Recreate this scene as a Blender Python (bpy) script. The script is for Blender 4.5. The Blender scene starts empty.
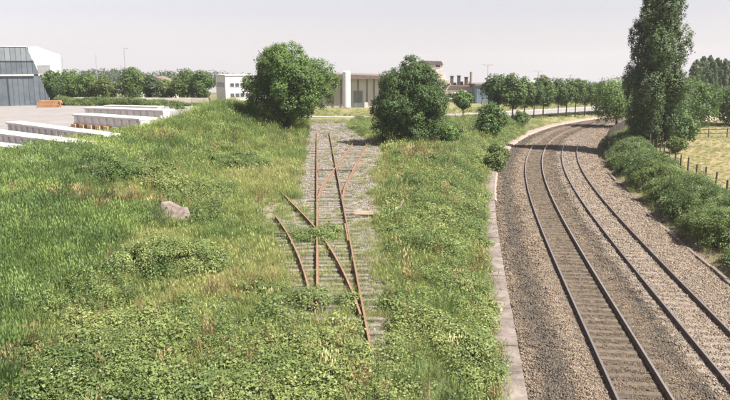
import bpy, bmesh, math, random
import numpy as np
from mathutils import Vector, Matrix

R = math.radians
rng = np.random.default_rng(7)
random.seed(7)
sc = bpy.context.scene
COL = sc.collection

# ------------------------------------------------------------------ camera
CAMZ = 9.0
PITCH = math.atan(134 / 709.7)
cam = bpy.data.cameras.new('camera')
cam.lens = 35; cam.sensor_width = 36; cam.clip_end = 6000
camo = bpy.data.objects.new('camera', cam); COL.objects.link(camo)
camo.location = (0, 0, CAMZ); camo.rotation_euler = (math.pi / 2 - PITCH, 0, 0)
sc.camera = camo

# ------------------------------------------------------------------ sky, sun, exposure
SUN_EL, SUN_AZ = 54.0, 113.0          # azimuth clockwise from +Y: the sun stands to the right, a little behind the camera
w = bpy.data.worlds.new('World'); sc.world = w; w.use_nodes = True
nt = w.node_tree; nt.nodes.clear()
sky = nt.nodes.new('ShaderNodeTexSky'); sky.sky_type = 'NISHITA'; sky.sun_disc = False
sky.sun_elevation = R(SUN_EL); sky.sun_rotation = R(SUN_AZ)
sky.air_density = 1.0; sky.dust_density = 0.6; sky.ozone_density = 1.0; sky.altitude = 100
# thin milky veil over the whole sky: desaturate the blue and lean it to the photograph's lilac white
hs = nt.nodes.new('ShaderNodeHueSaturation'); hs.inputs['Saturation'].default_value = 0.30
ml = nt.nodes.new('ShaderNodeMix'); ml.data_type = 'RGBA'; ml.blend_type = 'MULTIPLY'
ml.inputs[0].default_value = 1.0; ml.inputs[7].default_value = (1.025, 0.955, 1.02, 1)
bg = nt.nodes.new('ShaderNodeBackground'); bg.inputs[1].default_value = 0.05
ow = nt.nodes.new('ShaderNodeOutputWorld')
# the land falls away beyond the town: below eye level the sky goes on as it is at the horizon
tcw = nt.nodes.new('ShaderNodeTexCoord'); sx = nt.nodes.new('ShaderNodeSeparateXYZ'); mx = nt.nodes.new('ShaderNodeMath'); mx.operation = 'MAXIMUM'; mx.inputs[1].default_value = .035; cx_ = nt.nodes.new('ShaderNodeCombineXYZ')
nt.links.new(tcw.outputs['Generated'], sx.inputs[0]); nt.links.new(sx.outputs[2], mx.inputs[0]); nt.links.new(sx.outputs[0], cx_.inputs[0]); nt.links.new(sx.outputs[1], cx_.inputs[1]); nt.links.new(mx.outputs[0], cx_.inputs[2]); nt.links.new(cx_.outputs[0], sky.inputs[0])
nt.links.new(sky.outputs[0], hs.inputs['Color']); nt.links.new(hs.outputs[0], ml.inputs[6])
nt.links.new(ml.outputs[2], bg.inputs[0]); nt.links.new(bg.outputs[0], ow.inputs[0])

sl = bpy.data.lights.new('sun', 'SUN'); sl.energy = 5.0; sl.angle = R(0.6); sl.color = (1.0, 0.94, 0.84)
slo = bpy.data.objects.new('sun', sl); COL.objects.link(slo)
sd = Vector((math.sin(R(SUN_AZ)) * math.cos(R(SUN_EL)), math.cos(R(SUN_AZ)) * math.cos(R(SUN_EL)), math.sin(R(SUN_EL))))
slo.rotation_euler = (-sd).to_track_quat('-Z', 'Y').to_euler(); slo.location = sd * 200
sc.view_settings.view_transform = 'Standard'; sc.view_settings.look = 'None'
sc.view_settings.exposure = 1.46; sc.view_settings.gamma = 1.0
sc.cycles.max_bounces = 6; sc.cycles.transparent_max_bounces = 4

# ------------------------------------------------------------------ object helpers
def link(o, parent=None):
    COL.objects.link(o)
    if parent is not None: o.parent = parent
    return o
def tag(o, label, cat, group=None):
    o['label'] = label; o['category'] = cat
    if group: o['group'] = group
    return o
def empty(name, loc, label, cat, group=None, rz=0):
    o = bpy.data.objects.new(name, None); o.location = loc; o.rotation_euler = (0, 0, rz); o.empty_display_size = 0.3
    link(o); return tag(o, label, cat, group)
def structure(o, label=None):
    o['kind'] = 'structure'
    if label: o['label'] = label; o['category'] = 'ground'
    return o
def mesh_obj(name, verts, faces, mats, parent=None, fmat=None, smooth=False):
    me = bpy.data.meshes.new(name); me.from_pydata([tuple(v) for v in verts], [], [tuple(f) for f in faces])
    for m in (mats if isinstance(mats, (list, tuple)) else [mats]): me.materials.append(m)
    if fmat is not None: me.polygons.foreach_set('material_index', np.array(fmat, dtype=np.int32))
    if smooth: me.polygons.foreach_set('use_smooth', np.ones(len(me.polygons), dtype=bool))
    me.update()
    return link(bpy.data.objects.new(name, me), parent)

class MB:
    """collects boxes, prisms and tubes for ONE mesh part"""
    def __init__(s): s.v = []; s.f = []; s.m = []
    def add(s, vs, fs, m=0):
        b = len(s.v); s.v += [tuple(v) for v in vs]; s.f += [tuple(b + i for i in f) for f in fs]; s.m += [m] * len(fs); return s
    def box(s, x0, y0, z0, x1, y1, z1, m=0, M=None):
        vs = [(x, y, z) for z in (z0, z1) for y in (y0, y1) for x in (x0, x1)]
        if M is not None: vs = [M @ Vector(v) for v in vs]
        return s.add(vs, [(0, 2, 3, 1), (4, 5, 7, 6), (0, 1, 5, 4), (2, 6, 7, 3), (0, 4, 6, 2), (1, 3, 7, 5)], m)
    def bevel_box(s, x0, y0, z0, x1, y1, z1, b=.02, m=0, M=None):
        vs = [(x0, y0, z0), (x1, y0, z0), (x1, y1, z0), (x0, y1, z0), (x0, y0, z1 - b), (x1, y0, z1 - b), (x1, y1, z1 - b), (x0, y1, z1 - b),
              (x0 + b, y0 + b, z1), (x1 - b, y0 + b, z1), (x1 - b, y1 - b, z1), (x0 + b, y1 - b, z1)]
        if M is not None: vs = [M @ Vector(v) for v in vs]
        fs = [(3, 2, 1, 0), (8, 9, 10, 11)]
        for i in range(4):
            j = (i + 1) % 4; fs += [(i, j, 4 + j, 4 + i), (4 + i, 4 + j, 8 + j, 8 + i)]
        return s.add(vs, fs, m)
    def prism(s, poly, y0, y1, m=0, M=None):
        """polygon in x,z (counter-clockwise seen from -y), extruded along y"""
        n = len(poly); vs = [(p[0], y0, p[1]) for p in poly] + [(p[0], y1, p[1]) for p in poly]
        if M is not None: vs = [M @ Vector(v) for v in vs]
        fs = [tuple(range(n)), tuple(reversed(range(n, 2 * n)))] + [((i + 1) % n, i, n + i, n + (i + 1) % n) for i in range(n)]
        return s.add(vs, fs, m)
    def tube(s, pts, rad, n=8, m=0, cap=True):
        pts = [Vector(p) for p in pts]; rad = rad if isinstance(rad, (list, tuple)) else [rad] * len(pts)
        vs = []; fs = []
        for i, p in enumerate(pts):
            t = (pts[min(i + 1, len(pts) - 1)] - pts[max(i - 1, 0)]).normalized()
            a = t.cross(Vector((0, 1, 0)) if abs(t.y) < .9 else Vector((1, 0, 0))).normalized(); b = t.cross(a)
            for k in range(n):
                q = 2 * math.pi * k / n; vs.append(p + (a * math.cos(q) + b * math.sin(q)) * rad[i])
        for i in range(len(pts) - 1):
            for k in range(n):
                l = (k + 1) % n; fs.append((i * n + k, i * n + l, (i + 1) * n + l, (i + 1) * n + k))
        if cap: fs += [tuple(reversed(range(n))), tuple(range((len(pts) - 1) * n, len(pts) * n))]
        return s.add(vs, fs, m)
    def build(s, name, mats, parent=None, smooth=False):
        return mesh_obj(name, s.v, s.f, mats, parent, s.m, smooth)

# ------------------------------------------------------------------ material helpers
def newmat(name):
    m = bpy.data.materials.new(name); m.use_nodes = True; n = m.node_tree; n.nodes.clear()
    out = n.nodes.new('ShaderNodeOutputMaterial'); b = n.nodes.new('ShaderNodeBsdfPrincipled')
    n.links.new(b.outputs[0], out.inputs[0]); b.inputs['Roughness'].default_value = .8
    return m, n, b, out
def noise(n, scale, detail=4, rough=.6, vec=None):
    t = n.nodes.new('ShaderNodeTexNoise'); t.inputs['Scale'].default_value = scale; t.inputs['Detail'].default_value = detail
    t.inputs['Roughness'].default_value = rough
    if vec is not None: n.links.new(vec, t.inputs['Vector'])
    return t
def ramp(n, fac, stops):
    r = n.nodes.new('ShaderNodeValToRGB'); e = r.color_ramp.elements
    while len(e) < len(stops): e.new(.5)
    for k, (p, c) in zip(e, stops): k.position = p; k.color = (*c, 1) if len(c) == 3 else c
    n.links.new(fac, r.inputs[0]); return r
def mix(n, a, b, fac, mode='MIX'):
    x = n.nodes.new('ShaderNodeMix'); x.data_type = 'RGBA'; x.blend_type = mode
    for s, v in ((x.inputs[0], fac), (x.inputs[6], a), (x.inputs[7], b)):
        if hasattr(v, 'links') or hasattr(v, 'is_linked'): n.links.new(v, s)
        elif isinstance(v, (int, float)): s.default_value = v
        else: s.default_value = (*v, 1)
    return x.outputs[2]
def bump(n, b, h, strength=.4, dist=.02):
    k = n.nodes.new('ShaderNodeBump'); k.inputs['Strength'].default_value = strength; k.inputs['Distance'].default_value = dist
    n.links.new(h, k.inputs['Height']); n.links.new(k.outputs[0], b.inputs['Normal'])
def pos(n):
    return n.nodes.new('ShaderNodeNewGeometry').outputs['Position']
def objco(n):
    return n.nodes.new('ShaderNodeTexCoord').outputs['Object']
def plain(name, c1, c2, scale=3.0, rough=.8, metal=0, bstr=.15, stretch=None, obj=False, spec=None):
    """weathered surface: two tones by layered noise, fine relief"""
    m, n, b, _ = newmat(name)
    v = objco(n) if obj else pos(n)
    if stretch:
        mp = n.nodes.new('ShaderNodeMapping'); mp.inputs['Scale'].default_value = stretch; n.links.new(v, mp.inputs[0]); v = mp.outputs[0]
    t = noise(n, scale, 6, .65, v); r = ramp(n, t.outputs[0], [(.32, c1), (.68, c2)])
    oi = n.nodes.new('ShaderNodeObjectInfo')
    mr = n.nodes.new('ShaderNodeMapRange'); mr.inputs[3].default_value = .86; mr.inputs[4].default_value = 1.1
    n.links.new(oi.outputs['Random'], mr.inputs[0])
    hv = n.nodes.new('ShaderNodeHueSaturation'); n.links.new(mr.outputs[0], hv.inputs['Value']); n.links.new(r.outputs[0], hv.inputs['Color'])
    n.links.new(hv.outputs[0], b.inputs['Base Color']); b.inputs['Roughness'].default_value = rough; b.inputs['Metallic'].default_value = metal
    t2 = noise(n, scale * 9, 4, .7, v); bump(n, b, t2.outputs[0], bstr, .02)
    return m

def foliage_mat(name, stops, instancer=True, trans=.4, rough=.6):
    """leaf colour from a per-plant tint and a per-leaf tone; some light passes through the leaf"""
    m, n, b, out = newmat(name)
    if instancer:
        a = n.nodes.new('ShaderNodeAttribute'); a.attribute_type = 'INSTANCER'; a.attribute_name = 'tint'; fac = a.outputs['Fac']
    else:
        t = noise(n, .45, 3, .6, objco(n)); oi = n.nodes.new('ShaderNodeObjectInfo')
        ma = n.nodes.new('ShaderNodeMath'); ma.operation = 'MULTIPLY_ADD'; ma.inputs[1].default_value = .3
        n.links.new(oi.outputs['Random'], ma.inputs[0]); n.links.new(t.outputs[0], ma.inputs[2])
        mb = n.nodes.new('ShaderNodeMath'); mb.operation = 'SUBTRACT'; mb.inputs[1].default_value = .15; n.links.new(ma.outputs[0], mb.inputs[0]); fac = mb.outputs[0]
    lt = n.nodes.new('ShaderNodeAttribute'); lt.attribute_name = 'tone'
    r = ramp(n, fac, stops)
    hv = n.nodes.new('ShaderNodeHueSaturation'); n.links.new(lt.outputs['Fac'], hv.inputs['Value']); n.links.new(r.outputs[0], hv.inputs['Color'])
    n.links.new(hv.outputs[0], b.inputs['Base Color']); b.inputs['Roughness'].default_value = rough
    b.inputs['Specular IOR Level'].default_value = .35
    tr = n.nodes.new('ShaderNodeBsdfTranslucent'); n.links.new(hv.outputs[0], tr.inputs[0])
    ms = n.nodes.new('ShaderNodeMixShader'); ms.inputs[0].default_value = trans
    n.links.new(b.outputs[0], ms.inputs[1]); n.links.new(tr.outputs[0], ms.inputs[2]); n.links.new(ms.outputs[0], out.inputs[0])
    return m

def color_attr_mat(name, noises, rough=.9, bstr=.5, bscale=14, bdist=.04):
    m, n, b, _ = newmat(name)
    a = n.nodes.new('ShaderNodeAttribute'); a.attribute_name = 'Col'; c = a.outputs['Color']; p = pos(n)
    for s, lo, hi in noises:
        t = noise(n, s, 5, .65, p); r = ramp(n, t.outputs[0], [(.3, (lo,) * 3), (.7, (hi,) * 3)])
        c = mix(n, c, r.outputs[0], 1.0, 'MULTIPLY')
    n.links.new(c, b.inputs['Base Color']); b.inputs['Roughness'].default_value = rough
    t2 = noise(n, bscale, 5, .7, p); bump(n, b, t2.outputs[0], bstr, bdist)
    return m

# ------------------------------------------------------------------ the lie of the land
def smooth(a, b, x):
    t = np.clip((np.asarray(x, float) - a) / (b - a), 0, 1); return t * t * (3 - 2 * t)
def wav(x, y, s=1.0, ph=0.0):
    return (np.sin(x * .9 * s + 1.3 * np.sin(y * .7 * s + ph) + ph) + np.sin(y * 1.1 * s + 1.7 * np.sin(x * .6 * s + 2 + ph)) + np.sin((x + y) * .55 * s + 2.1 * ph)) / 3

# centre line of the nearer main track: an easing curve to the right
def main_line():
    pts = []; x, y, = 7.713, 18.1; ds = 0.5
    def th(s):
        if s < 0: return .13997 + .0012 * s * 0
        s2 = min(s, 118); t = .13997 - 4.026e-4 * s2 + 4.7976e-5 * s2 * s2
        if s > 118: t += (s - 118) * .0085
        return min(t, 1.45)
    back = []; bx, by = x, y
    for i in range(70):
        back.append((bx, by, th(0), -i * ds)); bx -= math.sin(th(0)) * ds; by -= math.cos(th(0)) * ds
    s = 0
    for i in range(480):
        pts.append((x, y, th(s), s)); x += math.sin(th(s + ds / 2)) * ds; y += math.cos(th(s + ds / 2)) * ds; s += ds
    return np.array(back[:0:-1] + pts)
ML = main_line()
def offset_line(line, d):
    o = line.copy(); o[:, 0] += np.cos(line[:, 2]) * d; o[:, 1] -= np.sin(line[:, 2]) * d; return o
MID = offset_line(ML, 1.7)
def lat(x, y, line=MID):
    """signed distance right of a line, and the length along it"""
    x = np.asarray(x, float).ravel(); y = np.asarray(y, float).ravel(); d = np.empty(len(x)); s = np.empty(len(x)); L = line[::2]
    for i in range(0, len(x), 20000):
        xx = x[i:i + 20000, None]; yy = y[i:i + 20000, None]
        j = np.argmin((xx - L[None, :, 0]) ** 2 + (yy - L[None, :, 1]) ** 2, axis=1); q = L[j]
        d[i:i + 20000] = (xx[:, 0] - q[:, 0]) * np.cos(q[:, 2]) - (yy[:, 0] - q[:, 1]) * np.sin(q[:, 2]); s[i:i + 20000] = q[:, 3]
    return d, s
def xs(y): return -0.85 - .067 * (np.asarray(y, float) - 22.7)           # centre of the old siding
def off_b(y):
    y = np.asarray(y, float); return np.where(y < 39.5, 0, np.where(y < 48, .0075 * (y - 39.5) ** 2, .542 + .1275 * (y - 48)))
def off_c(y):
    y = np.asarray(y, float); return -np.where(y < 17, 0, np.where(y < 37, .0055 * (y - 17) ** 2, 2.2 + .22 * (y - 37)))
def crest(y): return -24.6 + .17 * (np.clip(y, 25, 100) - 47.7)
def gravel_right(y): return np.interp(y, [15, 19, 24, 37, 53, 66, 74, 84, 95, 110], [1.2, 1.3, 1.6, 2.3, 3.5, 5.4, 5.6, 4.2, 3.2, 4.5])
def tz(x, y):
    x = np.asarray(x, float); y = np.asarray(y, float); shp = x.shape
    x = x.ravel(); y = y.ravel()
    d, s = lat(x, y); u = x - xs(np.clip(y, -20, 110))
    n1 = wav(x, y, .8) * .10 + wav(x, y, 2.1, 1.) * .05
    cx = crest(y); t = (-4.0 - u) / np.maximum(.1, -4.0 - (cx - xs(np.clip(y, -20, 110))))
    rise = smooth(0, 1, t) * (1.25 - .45 * smooth(50, 66, y) * (1 - smooth(72, 84, y)))
    z = .95 + rise + n1 * smooth(2.2, 4, np.abs(u))
    z += 1.75 * np.exp(-((x + 17.5) / 7.0) ** 2 - ((y - 88) / 15) ** 2)
    yard = smooth(0, 4.5, cx - x) * smooth(44, 50, y)
    z = z * (1 - yard) + 1.9 * yard
    far = smooth(100, 125, y) * smooth(-45, -20, x); z = z * (1 - far) + .45 * far
    far2 = smooth(128, 170, y); z = z * (1 - far2) + .45 * far2
    z = z - .052 * np.clip(y - 235, 0, None)
    # centre strip falls to the main line
    k = smooth(-8.6, -5.6, d); z = z * (1 - k) + (-.12 + n1 * .3) * k
    bed = smooth(-5.6, -5.2, d) * (1 - smooth(5.0, 5.5, d)); z = z * (1 - bed) - .5 * bed
    r = smooth(5.0, 5.6, d); z = z * (1 - r) + (-.15 + .5 * smooth(5.6, 9.5, d) + n1 * .5 * smooth(6, 9, d)) * r
    return z.reshape(shp)
def P(px, py, z):
    """ground point seen at a photograph position, on the level z (used to read positions off the photograph)"""
    dx = (px - 365) / 709.7; dy = -(py - 200) / 709.7
    Y = math.cos(PITCH) + dy * math.sin(PITCH); Z = -math.sin(PITCH) + dy * math.cos(PITCH); t = (z - CAMZ) / Z
    return dx * t, Y * t
def gz(x, y): return float(tz(np.array([x]), np.array([y]))[0])

def set_col(me, name, cols):
    a = me.attributes.new(name, 'FLOAT_COLOR', 'POINT'); c = np.ones((len(cols), 4), np.float32); c[:, :3] = cols; a.data.foreach_set('color', c.ravel())

# ground zones (0..1) used for the soil colour and for what grows where
def zones(x, y):
    d, s = lat(x, y); u = x - xs(np.clip(y, -20, 110))
    wob = wav(x, y, 1.3, .4) * .5 + wav(x, y, 3.1, 2.) * .25
    gr = gravel_right(y)
    grav = smooth(-2.2, -1.5, u + wob * .6) * (1 - smooth(-.5, .6, u - gr + wob * .9)) * np.maximum(smooth(18.5, 27, y + wob * 4), smooth(16.8, 18.6, y + wob) * smooth(.2, .9, u)) * (1 - smooth(106, 112, y))
    cb = off_c(y); ctrk = smooth(-1.9, -1.2, u - cb) * (1 - smooth(1.0, 1.6, u - cb)) * smooth(25, 29, y) * (1 - smooth(40, 47, y + wob * 3))
    grav = np.maximum(grav, ctrk * .5)
    field = smooth(9.2, 10.4, d + wob * .4) * smooth(10, 30, y)
    strip = (d > -40) * smooth(.5, 1.5, u - gr) * (1 - smooth(-5.7, -5.3, d))
    return dict(d=d, s=s, u=u, gr=gr, grav=grav, field=field, strip=strip, wob=wob)

def build_terrain():
    def axis(lo, hi, step, far_lo, far_hi):
        a = list(np.arange(lo, hi + 1e-6, step)); k = step
        while a[-1] < far_hi: k *= 1.25; a.append(a[-1] + k)
        k = step; pre = []; v = lo
        while v > far_lo: k *= 1.25; v -= k; pre.append(v)
        return np.array(pre[::-1] + a)
    ax = axis(-42, 62, .6, -3500, 3500); ay = axis(5, 132, .6, -300, 4500)
    X, Y = np.meshgrid(ax, ay); x = X.ravel(); y = Y.ravel(); z = tz(x, y)
    nx, ny = len(ax), len(ay); i = np.arange(nx * ny).reshape(ny, nx)
    f = np.stack([i[:-1, :-1], i[:-1, 1:], i[1:, 1:], i[1:, :-1]], -1).reshape(-1, 4)
    Z = zones(x, y)
    soil = np.array([.075, .085, .03]); gravel = np.array([.225, .20, .18]); fieldc = np.array([.27, .215, .11]); straw = np.array([.2, .17, .07])
    c = np.tile(soil, (len(x), 1))
    def blend(c, col, k): return c * (1 - k[:, None]) + col * k[:, None]
    c = blend(c, straw, smooth(.1, .5, wav(x, y, .35, 3.)) * .7)
    fk = smooth(105, 118, y) * smooth(-60, -10, x); c = blend(c, np.array([.21, .19, .085]), fk * .8)
    c = blend(c, gravel, Z['grav'] * (1 - .6 * smooth(40, 27, y))); c = blend(c, fieldc, Z['field'] * (.75 + .25 * wav(x, y, .5)))
    c = blend(c, np.array([.17, .13, .085]), smooth(5.0, 5.4, Z['d']) * (1 - smooth(6.2, 8.2, Z['d'] + Z['wob'])) * .9)
    me = bpy.data.meshes.new('ground'); me.from_pydata(np.stack([x, y, z], 1).tolist(), [], f.tolist()); set_col(me, 'Col', c)
    me.polygons.foreach_set('use_smooth', np.ones(len(me.polygons), dtype=bool))
    me.materials.append(color_attr_mat('ground_soil', [(.25, .75, 1.2), (2.5, .7, 1.25), (18, .65, 1.25)], bscale=22, bstr=.7, bdist=.05))
    return structure(link(bpy.data.objects.new('ground', me)))
build_terrain()

# ------------------------------------------------------------------ sweeps along a line
def sweep(name, line, prof, mats, parent=None, pm=None, closed=True, z=0.0, cols=None, zf=None):
    """prof: (offset to the right, height) points, swept along line rows (x, y, heading, s)"""
    n = len(prof); v = []; f = []; fm = []
    for k, (x, y, th, s) in enumerate(line):
        zz = z if zf is None else zf(x, y)
        for o, h in prof: v.append((x + math.cos(th) * o, y - math.sin(th) * o, zz + h))
    for k in range(len(line) - 1):
        for j in range(n if closed else n - 1):
            l = (j + 1) % n; f.append((k * n + j, k * n + l, (k + 1) * n + l, (k + 1) * n + j)); fm.append(pm[j] if pm else 0)
    if closed: f.append(tuple(range(n))[::-1]); f.append(tuple(range((len(line) - 1) * n, len(line) * n))); fm += [0, 0]
    o = mesh_obj(name, v, f, mats, parent, fm)
    if cols is not None: set_col(o.data, 'Col', np.tile(np.array(cols), (len(line), 1)))
    return o
def cut(line, s0, s1): return line[(line[:, 3] >= s0) & (line[:, 3] <= s1)]

M_steel = plain('rail_head_steel', (.55, .52, .49), (.70, .67, .64), 6, .42, 1.0, .05)
M_railside = plain('rail_side_rust', (.11, .072, .05), (.185, .122, .086), 9, .95)
M_rust = plain('old_rail_rust', (.10, .05, .028), (.19, .105, .06), 7, .85)
M_rusttop = plain('old_rail_top', (.15, .085, .05), (.25, .165, .11), 7, .7)
M_sleeper = plain('dark_timber_sleeper', (.06, .046, .034), (.13, .10, .074), 5, .85, 0, .5)
M_concsleeper = plain('dusty_sleeper', (.14, .115, .092), (.22, .185, .155), 5, .9, 0, .4)
M_oldsleeper = plain('bleached_sleeper', (.115, .098, .08), (.21, .185, .16), 6, .9, 0, .5)
M_iron = plain('dark_iron', (.05, .045, .04), (.10, .08, .06), 8, .7, .4)
M_conc = plain('pale_concrete', (.085, .068, .058), (.225, .19, .172), 1.7, .85, 0, .2)
M_concw = plain('white_precast_concrete', (.55, .52, .49), (.68, .65, .62), 1.2, .8, 0, .15)

RAIL = [(-.07, -.16), (-.07, -.145), (-.012, -.125), (-.012, -.045), (-.036, -.035), (-.036, -.004), (-.03, 0), (.03, 0), (.036, -.004), (.036, -.035), (.012, -.045), (.012, -.125), (.07, -.145), (.07, -.16)]
RAIL_PM = [1] * 6 + [0] + [1] * 7

# ------------------------------------------------------------------ main line: ballast bed, two curved tracks
BAL = [(-5.25, -.42, (.20, .17, .14)), (-4.7, -.24, (.17, .15, .13)), (-4.0, -.19, (.11, .10, .09)), (-3.5, -.17, (.14, .125, .11)), (-3.0, -.16, (.30, .25, .20)), (-2.55, -.17, (.30, .25, .20)),
       (-2.3, -.188, (.20, .155, .11)), (-1.1, -.188, (.20, .155, .11)), (-.8, -.17, (.20, .16, .115)), (-.35, -.18, (.18, .15, .115)), (.1, -.21, (.13, .125, .115)), (.6, -.18, (.28, .26, .25)),
       (.9, -.17, (.32, .27, .235)), (1.2, -.19, (.31, .26, .225)), (2.2, -.19, (.31, .26, .225)), (2.6, -.16, (.33, .275, .235)), (3.3, -.18, (.33, .27, .23)), (4.1, -.27, (.31, .25, .20)), (5.2, -.40, (.30, .25, .19))]
BALO = np.array([b[0] for b in BAL]); BALH = np.array([b[1] for b in BAL]); BALC = np.array([b[2] for b in BAL])
line = MID[::2]
o = sweep('ballast_bed', line, [(b[0], b[1]) for b in BAL], color_attr_mat('ballast', [(.5, .85, 1.1), (22, .35, 1.45)], bscale=24, bstr=1.0, bdist=.06), closed=False, cols=BALC * .5)
structure(o)
def make_track(name, base, label, sl_mat, sl_z, s1, s_sleep):
    t = empty(name, (0, 0, 0), label, 'railway track')
    ln = cut(base, -14, s1)
    for sgn in (-1, 1): sweep('rail', offset_line(ln, sgn * .7515), RAIL, [M_steel, M_railside], t, RAIL_PM)
    mb = MB(); mb.bevel_box(-1.28, -.125, -.13, 1.28, .125, 0, .015); proto = None; ch = MB()
    s = -10.0
    while s < s_sleep:
        x, y, th = [np.interp(s, base[:, 3], base[:, k]) for k in range(3)]
        if proto is None: so = mb.build('sleeper', sl_mat, t); proto = so
        else: so = proto.copy(); link(so, t)
        so.location = (x, y, sl_z + rng.normal() * .006); so.rotation_euler = (0, 0, -th + rng.normal() * .012)
        if s < 45:
            Mx = Matrix.Translation((x, y, sl_z)) @ Matrix.Rotation(-th, 4, 'Z')
            for q in (-.7515, .7515): ch.box(q - .11, -.07, 0, q + .11, .07, .03, 0, Mx)
        s += .6
    c = ch.build('rail_chairs', M_iron, t); c['kind'] = 'stuff'
    return t
make_track('main_track', ML, 'left main line track with bright rails on dark timber sleepers', M_sleeper, -.165, 190, 125)
make_track('main_track', offset_line(ML, 3.4), 'right main line track with sleepers nearly buried in pinkish ballast', M_concsleeper, -.168, 190, 70)

# ------------------------------------------------------------------ lineside path of concrete slabs, and kerb on the far side
pl = offset_line(ML, -3.62)
path = empty('slab_path', (0, 0, 0), 'narrow pale concrete slab walkway along the left of the main line', 'path'); path['kind'] = 'structure'
proto = None
s = -8.0
mb = MB(); mb.bevel_box(-.44, -.496, -.10, .42, .496, 0, .012)
while s < 44:
    x, y, th = [np.interp(s, pl[:, 3], pl[:, k]) for k in range(3)]
    if proto is None: so = mb.build('slab', M_conc, path); proto = so
    else: so = proto.copy(); link(so, path)
    so.location = (x, y, -.03 + rng.normal() * .012); so.rotation_euler = (rng.normal() * .005, rng.normal() * .01, -th + rng.normal() * .01); s += 1.0
structure(sweep('gravel_footpath', cut(offset_line(ML, -3.75), 30, 170), [(-.75, -.2), (-.6, -.06), (.5, -.06), (.75, -.25)], plain('pink_gravel', (.22, .165, .145), (.32, .255, .225), 7, .95, 0, .8), closed=False))
kerb = empty('edging_kerb', (0, 0, 0), 'low dark concrete kerb edging the ballast before the hedge', 'kerb')
kl = offset_line(ML, 1.7 + 4.75); proto = None; s = -8.0
mb = MB(); mb.bevel_box(-.09, -.98, -.3, .09, .98, 0, .02); M_kerb = plain('grimy_concrete', (.10, .08, .065), (.18, .15, .12), 4, .9, 0, .4)
while s < 60:
    x, y, th = [np.interp(s, kl[:, 3], kl[:, k]) for k in range(3)]
    if proto is None: so = mb.build('kerb_stone', M_kerb, kerb); proto = so
    else: so = proto.copy(); link(so, kerb)
    so.location = (x, y, -.25 + rng.normal() * .05); so.rotation_euler = (0, rng.normal() * .05, -th + rng.normal() * .012); s += 2.0

# ------------------------------------------------------------------ old sidings with their points
def sline(offf, y0, y1, step=.5):
    y = np.arange(y0, y1, step); x = xs(y) + offf(y); th = np.arctan2(np.gradient(x), np.gradient(y)); return np.stack([x, y, th, y], 1)
ZS = 1.2
A = sline(lambda y: 0 * y, 13, 86); B = sline(off_b, 42.4, 74); Cc = sline(off_c, 21.6, 47)
ta = empty('siding_track', (0, 0, 0), 'straight rusty siding track with bleached sleepers in the middle of the weeds', 'railway track')
tb = empty('siding_track', (0, 0, 0), 'rusty branch track forking right towards the dense round bush', 'railway track')
tc = empty('siding_track', (0, 0, 0), 'overgrown rusty branch track forking left into the grass', 'railway track')
for t, ln, dz in ((ta, A, 0), (tb, B, -.004), (tc, Cc, -.006)):
    for sgn in (-1, 1):
        y_bury = {(13., -1): 22.4, (13., 1): 18.4, (21.6, -1): 22.6, (21.6, 1): 20.6}.get((float(round(ln[0, 1], 1)), sgn), 0); y_far = {(21.6, -1): 37.2, (21.6, 1): 45.0}.get((float(round(ln[0, 1], 1)), sgn), 200)   # nearer than this the rail lies buried in the weeds
        l2 = offset_line(ln[(ln[:, 1] >= y_bury) & (ln[:, 1] <= y_far)], sgn * .7515); sweep('rail', l2, RAIL, [M_rusttop, M_rust], t, RAIL_PM, z=ZS + dz)
old_proto = MB().bevel_box(-.5, -.12, -.13, .5, .12, 0, .02)
pm_ = None
def old_sleeper(t, x, y, wdt, th):
    global pm_
    if rng.uniform() < .12: return
    if pm_ is None: so = old_proto.build('sleeper', M_oldsleeper, t); pm_ = so
    else: so = pm_.copy(); link(so, t)
    so.location = (x, y, ZS - .18 + rng.normal() * .018); so.scale = (wdt * rng.uniform(.93, 1.05), rng.uniform(.7, 1.15), 1); so.rotation_euler = (rng.normal() * .04, rng.normal() * .012, th + rng.normal() * .035)
y = 18.6
while y < 84:
    ob, oc = float(off_b(y)), float(off_c(y)); lo, hi = -1.28, 1.28
    if 42 < y < 55: hi = max(hi, ob + 1.28)
    if 24 < y < 29: lo = min(lo, oc - 1.28)
    old_sleeper(ta, xs(y) + (lo + hi) / 2, y, hi - lo + rng.normal() * .05, .067)
    if 55 <= y < 72: old_sleeper(tb, xs(y) + ob + .15, y, 2.5, -.06)
    if 30 <= y < 37 and rng.uniform() < .6: old_sleeper(tc, xs(y) + oc - .1, y, 2.5, .25)
    y += .62
MB().tube([(-3.75, 54.1, ZS - .06), (-.85, 53.9, ZS - .06)], .045, 6).build('point_rod', M_iron, ta)
MB().tube([(-4.35, 33.0, ZS - .06), (-3.0, 33.2, ZS - .06)], .05, 6).build('point_rod', M_iron, tc)
MB().tube([(-1.1, 37.55, ZS - .1), (1.35, 37.4, ZS - .1)], .035, 6).build('point_rod', M_iron, ta)
for ln, off, y0, y1, t in ((A, -.665, 53, 57.5, ta), (B, .665, 53.5, 58, tb), (A, .665, 31, 35.5, ta)):     # check rails beside the crossings
    l2 = offset_line(ln[(ln[:, 1] > y0) & (ln[:, 1] < y1)], off); sweep('check_rail', l2, RAIL, [M_rusttop, M_rust], t, RAIL_PM, z=ZS - .012)
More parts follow.
